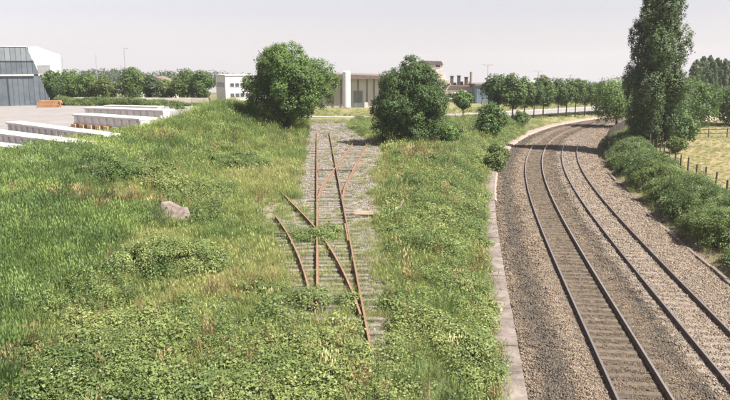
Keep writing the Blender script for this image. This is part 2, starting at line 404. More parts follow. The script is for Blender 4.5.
# boards and hand lever of the points
bd = empty('board_platform', (.35, 38.1, 1.0), 'flat weathered boards laid between the siding and the point lever', 'boards', rz=.02)
M_board = plain('weathered_board', (.20, .145, .11), (.30, .235, .19), 4, .9, 0, .4, (1, 6, 1))
for i in range(4): MB().bevel_box(-1.05 + .1 * (i % 2), -.62 + i * .31, 0, 1.0 - .12 * ((i + 1) % 2), -.62 + i * .31 + .285, .075 + .006 * i, .01).build('board', M_board, bd)
lv = empty('point_lever', (1.75, 37.9, 1.0), 'pale hand lever box of the points at the edge of the brambles', 'point lever', rz=.1)
M_lever = plain('faded_white_paint', (.42, .40, .37), (.62, .60, .56), 9, .7)
MB().bevel_box(-.35, -.25, 0, .35, .25, .08, .01).build('base_plate', M_iron, lv)
MB().prism([(-.22, .08), (.22, .08), (.12, .42), (-.12, .42)], -.16, .16).build('lever_box', M_lever, lv)
MB().tube([(0, -.2, .25), (.18, -.22, .6), (.3, -.24, .86)], .03, 8).build('lever', M_lever, lv)
MB().tube([(-.34, .1, .3), (.3, .1, .3)], .12, 12).build('counterweight', M_iron, lv)

# ------------------------------------------------------------------ scattering helper: one point object per kind of growth, plants instanced on it
def scatter(name, pts, yaw, scl, tint, variants, mat, tilt=.12, kind='stuff', label=None, cat=None):
    n = len(pts); me = bpy.data.meshes.new(name); me.from_pydata(pts.tolist(), [], [])
    def at(nm, ty, arr, field='value'):
        a = me.attributes.new(nm, ty, 'POINT'); a.data.foreach_set(field, np.ascontiguousarray(arr).ravel())
    rot = np.stack([rng.normal(size=n) * tilt, rng.normal(size=n) * tilt, yaw], 1).astype(np.float32)
    at('rot', 'FLOAT_VECTOR', rot, 'vector'); at('scl', 'FLOAT', np.asarray(scl, np.float32)); at('tint', 'FLOAT', np.asarray(np.clip(tint, 0, 1), np.float32))
    at('pick', 'INT', rng.integers(0, len(variants), n).astype(np.int32))
    me.materials.append(mat)
    o = link(bpy.data.objects.new(name, me)); g = bpy.data.node_groups.new(name, 'GeometryNodeTree')
    g.interface.new_socket('Geometry', in_out='INPUT', socket_type='NodeSocketGeometry'); g.interface.new_socket('Geometry', in_out='OUTPUT', socket_type='NodeSocketGeometry')
    gi = g.nodes.new('NodeGroupInput'); go = g.nodes.new('NodeGroupOutput'); jn = g.nodes.new('GeometryNodeJoinGeometry')
    def named(nm, ty):
        a = g.nodes.new('GeometryNodeInputNamedAttribute'); a.data_type = ty; a.inputs[0].default_value = nm; return a.outputs[0]
    ra, sa, pa = named('rot', 'FLOAT_VECTOR'), named('scl', 'FLOAT'), named('pick', 'INT')
    for i, vo in enumerate(variants):
        oi = g.nodes.new('GeometryNodeObjectInfo'); oi.inputs[0].default_value = vo
        cmp_ = g.nodes.new('FunctionNodeCompare'); cmp_.data_type = 'INT'; cmp_.operation = 'EQUAL'
        ins = [s for s in cmp_.inputs if s.enabled and s.type == 'INT']
        g.links.new(pa, ins[0]); ins[1].default_value = i
        ip = g.nodes.new('GeometryNodeInstanceOnPoints')
        g.links.new(gi.outputs[0], ip.inputs['Points']); g.links.new(cmp_.outputs[0], ip.inputs['Selection']); g.links.new(oi.outputs['Geometry'], ip.inputs['Instance'])
        g.links.new(ra, ip.inputs['Rotation']); g.links.new(sa, ip.inputs['Scale']); g.links.new(ip.outputs[0], jn.inputs[0])
    g.links.new(jn.outputs[0], go.inputs[0])
    md = o.modifiers.new('scatter', 'NODES'); md.node_group = g
    if kind: o['kind'] = kind
    if label: tag(o, label, cat)
    return o
def leaf_mesh(name, v, f, tone, mat, link_it=False):
    me = bpy.data.meshes.new(name); nv = len(v); nf = len(f); k = f.shape[1]
    me.vertices.add(nv); me.vertices.foreach_set('co', np.ascontiguousarray(v, np.float32).ravel())
    me.loops.add(nf * k); me.loops.foreach_set('vertex_index', np.ascontiguousarray(f, np.int32).ravel())
    me.polygons.add(nf); me.polygons.foreach_set('loop_start', np.arange(nf, dtype=np.int32) * k); me.polygons.foreach_set('loop_total', np.full(nf, k, np.int32))
    a = me.attributes.new('tone', 'FLOAT', 'POINT'); a.data.foreach_set('value', np.ascontiguousarray(tone, np.float32))
    me.materials.append(mat); me.update(calc_edges=True); return me
def leaves(cen, nrm, size, tone, aspect=.6, fold=.15):
    """rhombic leaves at cen facing nrm (each 4 corners, slightly folded)"""
    n = len(cen); nrm = nrm / np.linalg.norm(nrm, axis=1, keepdims=True); r = rng.normal(size=(n, 3)); a = np.cross(nrm, r); a /= np.linalg.norm(a, axis=1, keepdims=True); b = np.cross(nrm, a)
    s = size[:, None]; v = np.stack([cen - a * s * .5, cen + b * s * aspect * .5 - nrm * s * fold, cen + a * s * .5, cen - b * s * aspect * .5 - nrm * s * fold], 1).reshape(-1, 3)
    f = np.arange(n * 4).reshape(n, 4); return v, f, np.repeat(tone, 4)
def bark_dirs(n, up=.0):
    d = rng.normal(size=(n, 3)); d[:, 2] += up; return d / np.linalg.norm(d, axis=1, keepdims=True)

def tuft(name, mat, blades, h, rad, wid, lean, head=0):
    """a tuft of tapering, bending blades; head: share of blades carrying a seed head"""
    V = []; F = []; T = []
    for i in range(blades):
        a = rng.uniform(0, 6.283); r = rad * math.sqrt(rng.uniform()); bx, by = r * math.cos(a), r * math.sin(a)
        q = rng.uniform(0, 6.283); ln = lean * rng.uniform(.3, 1.4); hh = h * rng.uniform(.55, 1.15); w2 = wid * rng.uniform(.7, 1.3); p = q + 1.57
        cx, cy = math.cos(p) * w2 / 2, math.sin(p) * w2 / 2; b = len(V); tn = rng.uniform(.7, 1.25)
        m1 = (bx + math.cos(q) * ln * .35 * hh, by + math.sin(q) * ln * .35 * hh, hh * .6); tp = (bx + math.cos(q) * ln * hh, by + math.sin(q) * ln * hh, hh)
        V += [(bx - cx, by - cy, 0), (bx + cx, by + cy, 0), (m1[0] + cx * .7, m1[1] + cy * .7, m1[2]), (m1[0] - cx * .7, m1[1] - cy * .7, m1[2]), (tp[0] + cx * .15, tp[1] + cy * .15, tp[2]), (tp[0] - cx * .15, tp[1] - cy * .15, tp[2])]
        F += [(b, b + 1, b + 2, b + 3), (b + 3, b + 2, b + 4, b + 5)]; T += [tn * .8, tn * .8, tn, tn, tn * 1.1, tn * 1.1]
        if rng.uniform() < head:
            b = len(V); x, y_, z = tp; e = .018
            V += [(x - e, y_, z - .02), (x, y_ + e, z + .05), (x + e, y_, z + .13), (x, y_ - e, z + .05)]; F.append((b, b + 1, b + 2, b + 3)); T += [1.5] * 4
    me = leaf_mesh(name, np.array(V), np.array(F), np.array(T), mat); return bpy.data.objects.new(name, me)
def clump(name, mat, n, rad, h, size, up=1.2, aspect=.7, stems=6, lower=.25):
    d = bark_dirs(n, .5); d[:, 2] = np.abs(d[:, 2]); k = rng.uniform(.35, 1.0, n) ** .6
    c = d * k[:, None] * np.array([rad, rad, h]); c[:, 2] += .02
    nr = d * .6 + rng.normal(size=(n, 3)) * .55; nr[:, 2] += up
    tone = rng.uniform(.65, 1.25, n) * (1 + .25 * (rng.uniform(size=n) < .08))
    v, f, t = leaves(c, nr, size * rng.uniform(.7, 1.35, n), tone, aspect)
    me = leaf_mesh(name, v, f, t, mat); return bpy.data.objects.new(name, me)

G_grass = foliage_mat('grass_blades', [(0, (.058, .098, .03)), (.35, (.125, .18, .05)), (.65, (.235, .27, .08)), (1, (.32, .27, .14))], trans=.3)
G_bramble = foliage_mat('bramble_leaves', [(0, (.07, .115, .036)), (.5, (.16, .21, .07)), (1, (.26, .285, .10))], trans=.3, rough=.5)
G_dry = foliage_mat('dry_stalks', [(0, (.15, .085, .045)), (.5, (.25, .18, .09)), (1, (.38, .31, .17))], trans=.2)
G_flower = foliage_mat('white_umbels', [(0, (.6, .6, .52)), (1, (.75, .74, .66))], trans=.3)

V_grass = [tuft('grass_a', G_grass, 46, .32, .27, .012, .55), tuft('grass_b', G_grass, 42, .42, .25, .011, .8, .15), tuft('grass_c', G_grass, 50, .25, .29, .012, .95)]
V_tall = [tuft('tall_a', G_grass, 60, .62, .28, .0105, .35, .3), tuft('tall_b', G_grass, 50, .78, .26, .010, .5, .35), tuft('tall_c', G_grass, 64, .5, .30, .011, .75, .1)]
V_bram = [clump('bramble_a', G_bramble, 190, .46, .36, .068), clump('bramble_b', G_bramble, 170, .42, .46, .075), clump('bramble_c', G_bramble, 210, .5, .30, .062), clump('bramble_d', G_bramble, 100, .4, .40, .092, 1.0, .75), clump('bramble_e', G_bramble, 130, .5, .5, .06, .5, .4)]
V_weed = [clump('weed_a', G_bramble, 100, .26, .72, .07, .7, .5), clump('weed_b', G_bramble, 90, .24, .55, .075, .7, .45), clump('weed_c', G_bramble, 80, .34, .5, .09, .9, .6)]
V_dry = [tuft('dry_a', G_dry, 22, .8, .2, .018, .25, .6), tuft('dry_b', G_dry, 18, .65, .22, .02, .35, .5)]
def umbel(name):
    n = 20; a = rng.uniform(0, 6.283, n); k = np.repeat(rng.uniform(-.3, .3, (4, 2)), 5, axis=0)[:n]; r = .06 * np.sqrt(rng.uniform(size=n))
    c = np.stack([k[:, 0] + r * np.cos(a), k[:, 1] + r * np.sin(a), .85 + rng.normal(size=n) * .06], 1)
    nr = np.tile([0, 0, 1.], (n, 1)) + rng.normal(size=(n, 3)) * .2; v, f, t = leaves(c, nr, np.full(n, .05), rng.uniform(.85, 1.1, n), .9, .05)
    return bpy.data.objects.new(name, leaf_mesh(name, v, f, t, G_flower))
V_umbel = [umbel('umbel_a'), umbel('umbel_b')]

# candidate points, thinned with distance and by zone
def candidates(x0, x1, y0, y1, dens0):
    """random points, density dens0 per square metre near the camera falling with distance; only what the view can reach"""
    n = int((x1 - x0) * (y1 - y0) * dens0); x = rng.uniform(x0, x1, n); y = rng.uniform(y0, y1, n)
    keep = rng.uniform(size=n) < np.clip((28 / np.maximum(y, 12)) ** 1.0, .05, 1); keep &= np.abs(x) < y * .56 + 5
    return x[keep], y[keep]
def put(name, x, y, sel, variants, mat, scl, tint, sink=.03, label=None, cat=None, extra=None, tilt=.12):
    x = x[sel]; y = y[sel]; z = tz(x, y) - sink
    if extra is not None: z = z + extra[sel]
    k = np.clip((y / 26) ** .4, 1, 1.45)          # far plants stand for a few neighbours
    return scatter(name, np.stack([x, y, z], 1), rng.uniform(0, 6.283, len(x)), scl[sel] * k, tint[sel], variants, mat, tilt=tilt, label=label, cat=cat)

def ell(x, y, cx, cy, rx, ry, soft=.35):
    q = np.sqrt(((x - cx) / rx) ** 2 + ((y - cy) / ry) ** 2); return 1 - smooth(1 - soft, 1 + soft, q)

RX = np.array([-160, -60, -30, -8, 8, 24, 46, 70, 100, 160]); RY = np.array([142, 136, 124, 114, 115, 125, 142, 158, 175, 205])
def growth():
    x, y = candidates(-60, 22, 10, 118, 26); n = len(x); Z = zones(x, y); d, u, grav = Z['d'], Z['u'], Z['grav']; gr = Z['gr']
    z = tz(x, y); r = rng.uniform(size=n); w1 = wav(x, y, .6, 1.); w2 = wav(x, y, 1.7, 2.5); w3 = wav(x, y, 4., .7)
    clear = (d < -5.55)                                            # left of the path
    cx = crest(y); inyard = (x < cx - 4.2) & (y > 46) & (y < 129); clear &= ~inyard
    # road and sheds further out stay clear
    clear &= (y < np.interp(x, RX, RY) - 6.5)
    right = smooth(.2, 1.2, u - gr)                                 # right of the gravel
    # brambles: centre strip, a mat across the foreground, mounds on the left
    br = right * smooth(-.45, .15, .55 + w2 * .5 + w1 * .3 - .9 * ell(x, y, 3.0, 51, 2.2, 7) - .7 * ell(x, y, 4, 66, 3, 6) - .8 * ell(x, y, 1.9, 24, 1.6, 6.5) * 0.9 - .75 * smooth(-6.6, -5.6, d))
    fore = smooth(26.5, 20.5, y + w1 * 1.6 + w2 * 2.2 + w3 * .8 + .06 * (x + 4) ** 2 * (x < -4)) * (u > -9.0 + w2) * (1 - right) * (1 - .9 * ((grav > .5) & (y > 17)))
    br = np.maximum(br, fore)
    for e in ((-7.9, 27.4, 2.0, 2.3), (-2.2, 32.8, 1.2, 1.5), (-11.8, 44, 3.2, 2.4), (-9.6, 57, 2.0, 3.0), (-15.2, 46, 2.4, 2.6), (-14.2, 60, 1.8, 3.0)): br = np.maximum(br, ell(x, y, *e) * 1.1)
    br = np.clip(br, 0, 1) * (1 - .95 * np.where(br > 1, 0, grav * (y > 17.5) * (1 - ell(x, y, -2.2, 32.8, 1.3, 1.6))))
    mound = 1.0 * ell(x, y, -7.9, 27.4, 1.9, 2.1, .7) + 1.0 * ell(x, y, -15.5, 45.5, 2.4, 2.6, .7) + .5 * np.clip(wav(x, y, 1.1, 3.3) + .1, 0, 1) * np.maximum(fore, right) + .12 * np.clip(w3, 0, 1) * np.maximum(fore, right) + .5 * ell(x, y, -11.8, 44, 3.0, 2.2, .6) + .6 * ell(x, y, -9.6, 57, 2, 3, .6) + .25 * np.clip(w2, 0, 1) * right
    isb = clear & (r < br * (.92 - .62 * smooth(.05, .45, wav(x, y, .8, 6.)))) & (rng.uniform(size=n) < .62)
    put('bramble_thicket', x, y, isb, V_bram, G_bramble, rng.uniform(.45, 1.3, n), .50 + .25 * w1 + .22 * wav(x, y, 1.2, 3.) + .12 * w3 + rng.normal(size=n) * .13, label='low mat of leafy brambles over the banks and foreground', cat='brambles', extra=mound * rng.uniform(.35, 1, n))
    # tall darker grass on the left bank
    tall = smooth(-8.0, -10.0, u + w1 * 1.2 + .10 * np.clip(y - 24, 0, 30) * 0) * (1 - smooth(34, 40, y + w2 * 2)) + smooth(-13, -17, u + w1 * 2) * smooth(36, 40, y)
    tall = np.maximum(tall, .9 * np.exp(-((x + 18.5) / 7) ** 2 - ((y - 86) / 16) ** 2)); tall = np.clip(tall, 0, 1) * (1 - np.clip(br, 0, 1)); tall = np.maximum(tall, .10 * right * (d < -6.2))
    ist = clear & ~isb & (rng.uniform(size=n) < tall) & (grav < .3)
    tt = .20 - .07 * (u < -8) * (1 - smooth(34, 40, y)) + .22 * w1 + .16 * wav(x, y, .9, 4.) + .10 * w3 + rng.normal(size=n) * .10 + .20 * smooth(40, 75, y)
    put('tall_grass', x, y, ist & (rng.uniform(size=n) < .8), V_tall, G_grass, rng.uniform(.65, 1.1, n), tt, label='tall dark meadow grass on the left bank', cat='grass')
    # shorter, yellower grass everywhere else; thin on the gravel
    gk = np.where(grav > .25, np.clip(.25 * (1 - grav) + .06 + .30 * smooth(.2, .7, w2) * (1 - smooth(50, 60, y)) + .50 * smooth(40, 25, y) + .2 * smooth(.3, .7, w3), 0, 1), 1)
    ctr = np.abs(u - off_c(y)) < 1.6; gk = np.where(ctr & (y > 25) & (y < 50) & (grav > .25), .62 + .3 * w2, gk)
    isg = clear & ~isb & ~ist & (rng.uniform(size=n) < gk * .85)
    dry = .35 * ell(x, y, -6.5, 52, 3.2, 8) + .45 * ell(x, y, 3.0, 51, 2.2, 7) + .35 * ell(x, y, 3, 62, 2, 5) + .2 * ell(x, y, -5, 27, 2.5, 5) + .25 * smooth(-6.6, -5.6, d) * right + .4 * ell(x, y, -15.5, 38.5, 6, 2.0)
    dry = dry + .22 * smooth(.15, .5, wav(x, y, .45, 7.)) * (y > 24)
    tg = np.minimum(.76, .47 + .17 * w1 + .13 * w2 + .10 * wav(x, y, .25, 2.) + dry + rng.normal(size=n) * .09 - .08 * smooth(60, 90, y))
    put('meadow_grass', x, y, isg, V_grass, G_grass, rng.uniform(.6, 1.1, n) * np.where(grav > .25, .7, 1), tg, label='short yellow green grass between the siding and the bank', cat='grass')
    # leafy weeds dotted through, dry stalks, umbels
    wc = wav(x, y, .55, 5.); isw = clear & (rng.uniform(size=n) < .02 + .12 * br * (w3 > .0) + .05 * (w2 > .35) + .40 * smooth(.18, .45, wc) * (u < -6)) & (grav < .3)
    put('leafy_weeds', x, y, isw, V_weed, G_bramble, rng.uniform(.5, 1.05, n) * (1 + .35 * smooth(.3, .6, wc) * (u < -6)), .22 + .25 * w3 + rng.normal(size=n) * .12, label='scattered upright leafy weeds in the grass', cat='weeds')
    dk = .5 * ell(x, y, -19.5, 66, 2.0, 3.2) + .16 * ell(x, y, -15.5, 38.5, 6, 2.0) + .06 * ell(x, y, -7.5, 72, 2.5, 5) + .25 * ell(x, y, 5.0, 62, 2.0, 5) + .012 * (w2 > .3) + .035 * fore + .02 * right + .08 * ell(x, y, -4.6, 24.5, 1.8, 1.6) + .1 * ell(x, y, -10.5, 17.5, 2.5, 2)
    isd = clear & (rng.uniform(size=n) < dk) & (grav < .4)
    put('dry_stalks', x, y, isd, V_dry, G_dry, rng.uniform(.55, 1.0, n), .35 + .35 * w3 + rng.normal(size=n) * .2 - .25 * ell(x, y, -19.5, 66, 2.4, 3.6), label='rust brown and straw coloured dry stalks among the grass', cat='dry stalks')
    isu = clear & (rng.uniform(size=n) < .05 * ell(x, y, -20.5, 47, 4.2, 6) + .03 * ell(x, y, -18, 88, 4, 5) + .006 * ell(x, y, -7.6, 17, 2.6, 1.6))
    put('umbel_flowers', x, y, isu, V_umbel, G_flower, rng.uniform(.6, 1.0, n), rng.uniform(0, 1, n), label='white umbel flowers along the bank by the yard', cat='wild flowers')
growth()

def field_growth():
    # right of the main line: hedge bank fringe and the dry field
    x, y = candidates(10, 95, 16, 150, 13); Z = zones(x, y); d = Z['d']; n = len(x); w1 = wav(x, y, .5, 2.); w2 = wav(x, y, 1.9, 1.)
    f1 = (d > 5.0) & (d < 5.9) & (rng.uniform(size=n) < .5); f2 = (d >= 5.9) & (d < 10) & (y < 118); f3 = (d >= 10) & (rng.uniform(size=n) < .8) & (y < 130)
    sel = f1 | f2 | f3
    tint = np.where(d < 10, .66 + .2 * w1, .72 + .08 * w2 + .06 * w1) + rng.normal(size=n) * .07
    put('field_grass', x, y, sel, V_grass, G_grass, rng.uniform(.6, 1.0, n) * np.where(d > 10, .5, .8), tint, label='dry straw coloured grass of the field beyond the fence', cat='grass')
    # far verges beyond the road
    x = rng.uniform(-70, 110, 9000); y = rng.uniform(100, 165, 9000); d, s = lat(x, y); rd = np.interp(x, RX, RY); n = len(x)
    sel = (d < -5.8) & (np.abs(y - rd) > 6.2) & (y < rd + 26) & ~((x < -24) & (y < 129)); tint = .62 + .2 * wav(x, y, .4, 1.) + rng.normal(size=n) * .08
    put('verge_grass', x, y, sel, V_grass, G_grass, rng.uniform(.7, 1.1, n), tint, label='sunburnt grass verge along the distant road', cat='grass')
field_growth()

def hedge():
    x, y = candidates(12, 42, 16, 84, 30); d, s = lat(x, y); n = len(x); w1 = wav(x, y, .7, 2.2); w2 = wav(x, y, 1.6, .3); w3 = wav(x, y, 3.2, 1.)
    lo = 6.5 + .75 * w1 + .45 * w2; hi = 9.5 + .5 * w2; t = np.clip((d - lo) / (hi - lo), 0, 1)
    # separate bushes run together: each a dome of its own height
    q = np.random.default_rng(12); prof = np.zeros(n); tn = np.zeros(n)
    for k in range(84):
        s0 = q.uniform(-6, 68); o0 = q.uniform(6.4, 8.5); r0 = q.uniform(.9, 1.9); h0 = q.uniform(.7, 1.9) * (.75 + .25 * (r0 > 1.3)) * (1 - .35 * (o0 > 7.9)); t0 = q.uniform(-.25, .25)
        e = 1 - ((s - s0) / (r0 * 1.25)) ** 2 - ((d - o0) / r0) ** 2; m = np.sqrt(np.clip(e, 0, 1)) * h0; tn = np.where(m > prof, t0, tn); prof = np.maximum(prof, m)
    prof = np.where(prof > 0, prof + .15 * w3, 0); sel = (prof > .12) & (d > 5.4) | ((d > lo + .6) & (d < hi - .5) & (rng.uniform(size=n) < .5))
    lev = rng.uniform(.15, 1, n) ** .45
    put('hedge', x, y, sel, V_bram + V_weed[:2], G_bramble, rng.uniform(.5, 1.2, n), .27 + tn + .12 * w1 + .15 * w3 + rng.normal(size=n) * .12, label='overgrown bramble hedge between the right track and the field fence', cat='hedge', extra=np.maximum(prof, 0) * lev - .1, tilt=.4)
hedge()

# ------------------------------------------------------------------ ballast stones
def stone_cluster(name, k, span, size, mat):
    V = []; F = []; T = []
    phi = (1 + 5 ** .5) / 2
    base = np.array([(-1, phi, 0), (1, phi, 0), (-1, -phi, 0), (1, -phi, 0), (0, -1, phi), (0, 1, phi), (0, -1, -phi), (0, 1, -phi), (phi, 0, -1), (phi, 0, 1), (-phi, 0, -1), (-phi, 0, 1)]) / 1.9
    fc = [(0, 11, 5), (0, 5, 1), (0, 1, 7), (0, 7, 10), (0, 10, 11), (1, 5, 9), (5, 11, 4), (11, 10, 2), (10, 7, 6), (7, 1, 8), (3, 9, 4), (3, 4, 2), (3, 2, 6), (3, 6, 8), (3, 8, 9), (4, 9, 5), (2, 4, 11), (6, 2, 10), (8, 6, 7), (9, 8, 1)]
    for i in range(k):
        s = size * rng.uniform(.55, 1.3); v = base * (1 + rng.normal(size=(12, 1)) * .16) * s * .5 * rng.uniform(.7, 1.25, 3)
        v = v + np.array([rng.uniform(-span, span), rng.uniform(-span, span), rng.uniform(-.2, .35) * size]); b = len(V); V += v.tolist(); F += [tuple(b + j for j in q) for q in fc]; T += [float(np.clip(rng.normal(1, .36), .35, 1.95))] * 12
    return bpy.data.objects.new(name, leaf_mesh(name, np.array(V), np.array(F), np.array(T), mat))
def stone_mat(name, stops):
    m, n, b, _ = newmat(name)
    a = n.nodes.new('ShaderNodeAttribute'); a.attribute_type = 'INSTANCER'; a.attribute_name = 'tint'; r = ramp(n, a.outputs['Fac'], stops)
    lt = n.nodes.new('ShaderNodeAttribute'); lt.attribute_name = 'tone'
    hv = n.nodes.new('ShaderNodeHueSaturation'); n.links.new(lt.outputs['Fac'], hv.inputs['Value']); n.links.new(r.outputs[0], hv.inputs['Color']); n.links.new(hv.outputs[0], b.inputs['Base Color']); b.inputs['Roughness'].default_value = .9
    return m
G_stone = stone_mat('ballast_stones', [(0, (.06, .056, .05)), (.25, (.11, .082, .057)), (.5, (.19, .147, .108)), (.75, (.195, .155, .122)), (1, (.22, .20, .178))])
V_stone = [stone_cluster('stones_%s' % c, 34, .2, .052, G_stone) for c in 'abc']
def ballast():
    n = 130000; s = rng.uniform(-10, 100, n); o = rng.uniform(-5.15, 5.3, n)
    keep = rng.uniform(size=n) < np.clip((14 / np.maximum(s + 16, 8)) ** 1.1, .08, 1); s = s[keep]; o = o[keep]; n = len(s)
    x = np.interp(s, MID[:, 3], MID[:, 0]); y = np.interp(s, MID[:, 3], MID[:, 1]); th = np.interp(s, MID[:, 3], MID[:, 2])
    x = x + np.cos(th) * o; y = y - np.sin(th) * o; z = np.interp(o, BALO, BALH) - .012
    ot = o + wav(x, y, 1.1, .5) * .14 + rng.normal(size=n) * .12
    tint = np.interp(ot, [-5.2, -4.6, -4.2, -3.6, -3.2, -2.5, -2.3, -1.1, -.8, -.4, -.1, .35, .7, 1.2, 2.2, 3., 4.5, 5.2], [.48, .40, .10, .13, .5, .58, .30, .24, .36, .34, .12, .16, .85, .74, .66, .70, .62, .55]) + rng.normal(size=n) * .07
    near_rail = np.minimum.reduce([np.abs(o + 1.7 - q) for q in (-.7515, .7515, 3.4 - .7515, 3.4 + .7515)]) < .12
    insl = (np.abs(o + 1.7) < 1.3) | ((np.abs(o - 1.7) < 1.3))
    k = np.clip((s + 16) / 22, 1, 2.2) ** .6
    sel = ~near_rail & ((~(np.abs(o + 1.7) < 1.25)) | (rng.uniform(size=n) < .8)) & ((~(np.abs(o - 1.7) < 1.25)) | (rng.uniform(size=n) < .85))
    z = np.where(np.abs(o + 1.7) < 1.25, z + rng.uniform(-.012, .02, n), z)
    sc_ = rng.uniform(.75, 1.1, n) * k * np.where(np.abs(o + 1.7) < 1.25, .7, 1)
    scatter('ballast_stones', np.stack([x, y, z], 1)[sel], rng.uniform(0, 6.283, sel.sum()), sc_[sel], tint[sel], V_stone, G_stone, tilt=.1, label='loose crushed stone ballast under the main line tracks', cat='ballast')
    x, y = candidates(-11, 8, 17, 106, 16); Z = zones(x, y); n = len(x); sel = (rng.uniform(size=n) < Z['grav'] * (.9 - .5 * smooth(40, 27, y) * (Z['u'] < 1.0))) & (Z['grav'] > .3); z = tz(x, y) + .005
    rails = np.minimum.reduce([np.abs(Z['u'] - q) for q in (-.7515, .7515)]) < .12; sel &= ~rails
    scatter('siding_gravel', np.stack([x, y, z], 1)[sel], rng.uniform(0, 6.283, sel.sum()), (rng.uniform(.6, .95, n) * np.clip(y / 30, 1, 1.8))[sel], (.93 + .1 * wav(x, y, 1.2) + rng.normal(size=n) * .08)[sel], V_stone, G_stone, tilt=.1, label='pale pinkish gravel around the old sidings', cat='gravel')
ballast()

# ------------------------------------------------------------------ concrete yard, road, far ground strips
def yard():
    ys = np.arange(48, 130.1, 2.0); v = []; f = []
    for i, yy in enumerate(ys):
        xe = float(crest(yy)) - 3.6 + .3 * math.sin(yy); v += [(-170, yy, 2.0), (-60, yy, 2.0), (xe, yy, 2.0)]
    for i in range(len(ys) - 1):
        for j in range(2): f.append((i * 3 + j, i * 3 + j + 1, i * 3 + j + 4, i * 3 + j + 3))
    o = mesh_obj('yard_pavement', v, f, plain('yard_asphalt', (.19, .175, .175), (.25, .235, .232), .35, .9, 0, .2)); structure(o)
yard()
rl = []
for xx in np.arange(-160, 160, 3.0):
    yy = np.interp(xx, RX, RY); rl.append((xx, yy))
rl = np.array(rl); k = np.ones(5) / 5; rl[2:-2, 1] = np.convolve(rl[:, 1], k, 'valid'); rth = np.arctan2(np.gradient(rl[:, 0]), np.gradient(rl[:, 1]))
RL = np.stack([rl[:, 0], rl[:, 1], rth, rl[:, 0]], 1)
def road_z(x, y): return float(tz(np.array([x]), np.array([y]))[0])
structure(sweep('road', RL, [(-3.6, .06), (0, .10), (3.6, .06)], plain('road_asphalt', (.20, .19, .19), (.27, .26, .255), .6, .9), closed=False, zf=lambda x, y: .45))
for nm, a, b in (('pavement', -6.0, -3.65), ('pavement', 3.65, 5.2)):
    structure(sweep(nm, RL, [(a, .0), (a, .2), (b, .2), (b, .0)], plain('pavement_concrete', (.22, .205, .195), (.29, .275, .26), .8, .9), closed=False, zf=lambda x, y: .45))
dash = MB()
for q in range(4, len(RL) - 4, 2):
    x, y, th, s = RL[q]; Mx = Matrix.Translation((x, y, .552)) @ Matrix.Rotation(-th, 4, 'Z'); dash.add([Mx @ Vector(p) for p in ((-.07, -1.3, .004), (.07, -1.3, .004), (.07, 1.3, .004), (-.07, 1.3, .004))], [(0, 1, 2, 3)])
structure(dash.build('centre_line_marking', plain('road_paint', (.6, .6, .58), (.75, .75, .72), 3)))
# dirt track beside the poplar
dt = np.array([(33 + 1.0 * i, 86 + 1.35 * i, .62, i) for i in range(0, 30, 2)]); 
structure(sweep('dirt_track', dt, [(-2.0, .03), (0, .07), (2.0, .03)], plain('dirt', (.34, .27, .2), (.5, .42, .34), 1.2, .95), closed=False, zf=lambda x, y: gz(x, y)))

# ------------------------------------------------------------------ trees
M_bark = plain('grey_brown_bark', (.055, .042, .032), (.12, .095, .075), 6, .9, 0, .6, obj=True)
L_big = foliage_mat('walnut_leaves', [(.25, (.068, .128, .03)), (.5, (.10, .17, .042)), (.8, (.145, .215, .058))], False, .35)
L_dark = foliage_mat('dark_tree_leaves', [(.25, (.052, .095, .028)), (.5, (.08, .135, .037)), (.8, (.12, .175, .05))], False, .3)
L_light = foliage_mat('light_tree_leaves', [(.25, (.085, .13, .04)), (.5, (.13, .175, .055)), (.8, (.18, .22, .08))], False, .35)
L_poplar = foliage_mat('poplar_leaves', [(.25, (.055, .095, .036)), (.5, (.085, .13, .05)), (.8, (.13, .175, .07))], False, .3)
L_far = foliage_mat('far_tree_leaves', [(.25, (.045, .075, .035)), (.5, (.065, .10, .045)), (.8, (.09, .13, .06))], False, .3)

def crown_data(lobes, n, size, up=.25, aspect=.7, inner=.25):
    lobes = np.array(lobes); a = lobes[:, 3] ** 2; k = rng.choice(len(lobes), n, p=a / a.sum()); L = lobes[k]
    d = bark_dirs(n, .25); r = np.where(rng.uniform(size=n) < inner, rng.uniform(.2, .8, n), rng.uniform(.78, 1.08, n))
    asp = L[:, 4:5] if lobes.shape[1] > 4 else 1.0
    off = d * (L[:, 3] * r)[:, None]
    # twig clusters: pull the leaves of a lobe towards a few knots so the outline breaks up
    knots = bark_dirs(len(lobes) * 26, .25).reshape(len(lobes), 26, 3)
    kn = knots[k, rng.integers(0, 26, n)] * (L[:, 3] * rng.uniform(.85, 1.15, n))[:, None]; m = rng.uniform(size=n) < .6
    off = np.where(m[:, None], kn * .93 + rng.normal(size=(n, 3)) * (L[:, 3] * .10)[:, None], off)
    if lobes.shape[1] > 4: off[:, 2] *= lobes[k][:, 4]
    c = L[:, :3] + off; dd = off / (np.linalg.norm(off, axis=1, keepdims=True) + 1e-6); nr = dd * 1.15 + rng.normal(size=(n, 3)) * .42; nr[:, 2] += up
    tone = rng.uniform(.72, 1.25, n) * (.88 + .24 * rng.uniform(size=len(lobes)))[k]
    return leaves(c, nr, size * rng.uniform(.6, 1.3, n), tone, aspect, .12)
def round_lobes(w, h, z0, nl, rl, seed, top=.62):
    """lobes filling an egg-shaped crown of width w from height z0 to h"""
    q = np.random.default_rng(seed); out = []
    for i in range(nl):
        v = q.normal(size=3); v /= np.linalg.norm(v); rr = q.uniform(.35, 1) ** .6
        zc = (z0 + h) / 2; hz = (h - z0) / 2 - rl * .7; wx = w / 2 - rl * .75
        zz = v[2] * rr; shrink = 1 - .35 * max(0, zz) - .15 * max(0, -zz)
        out.append((v[0] * rr * wx * shrink, v[1] * rr * wx * shrink, zc + zz * hz, rl * q.uniform(.65, 1.25)))
    return out
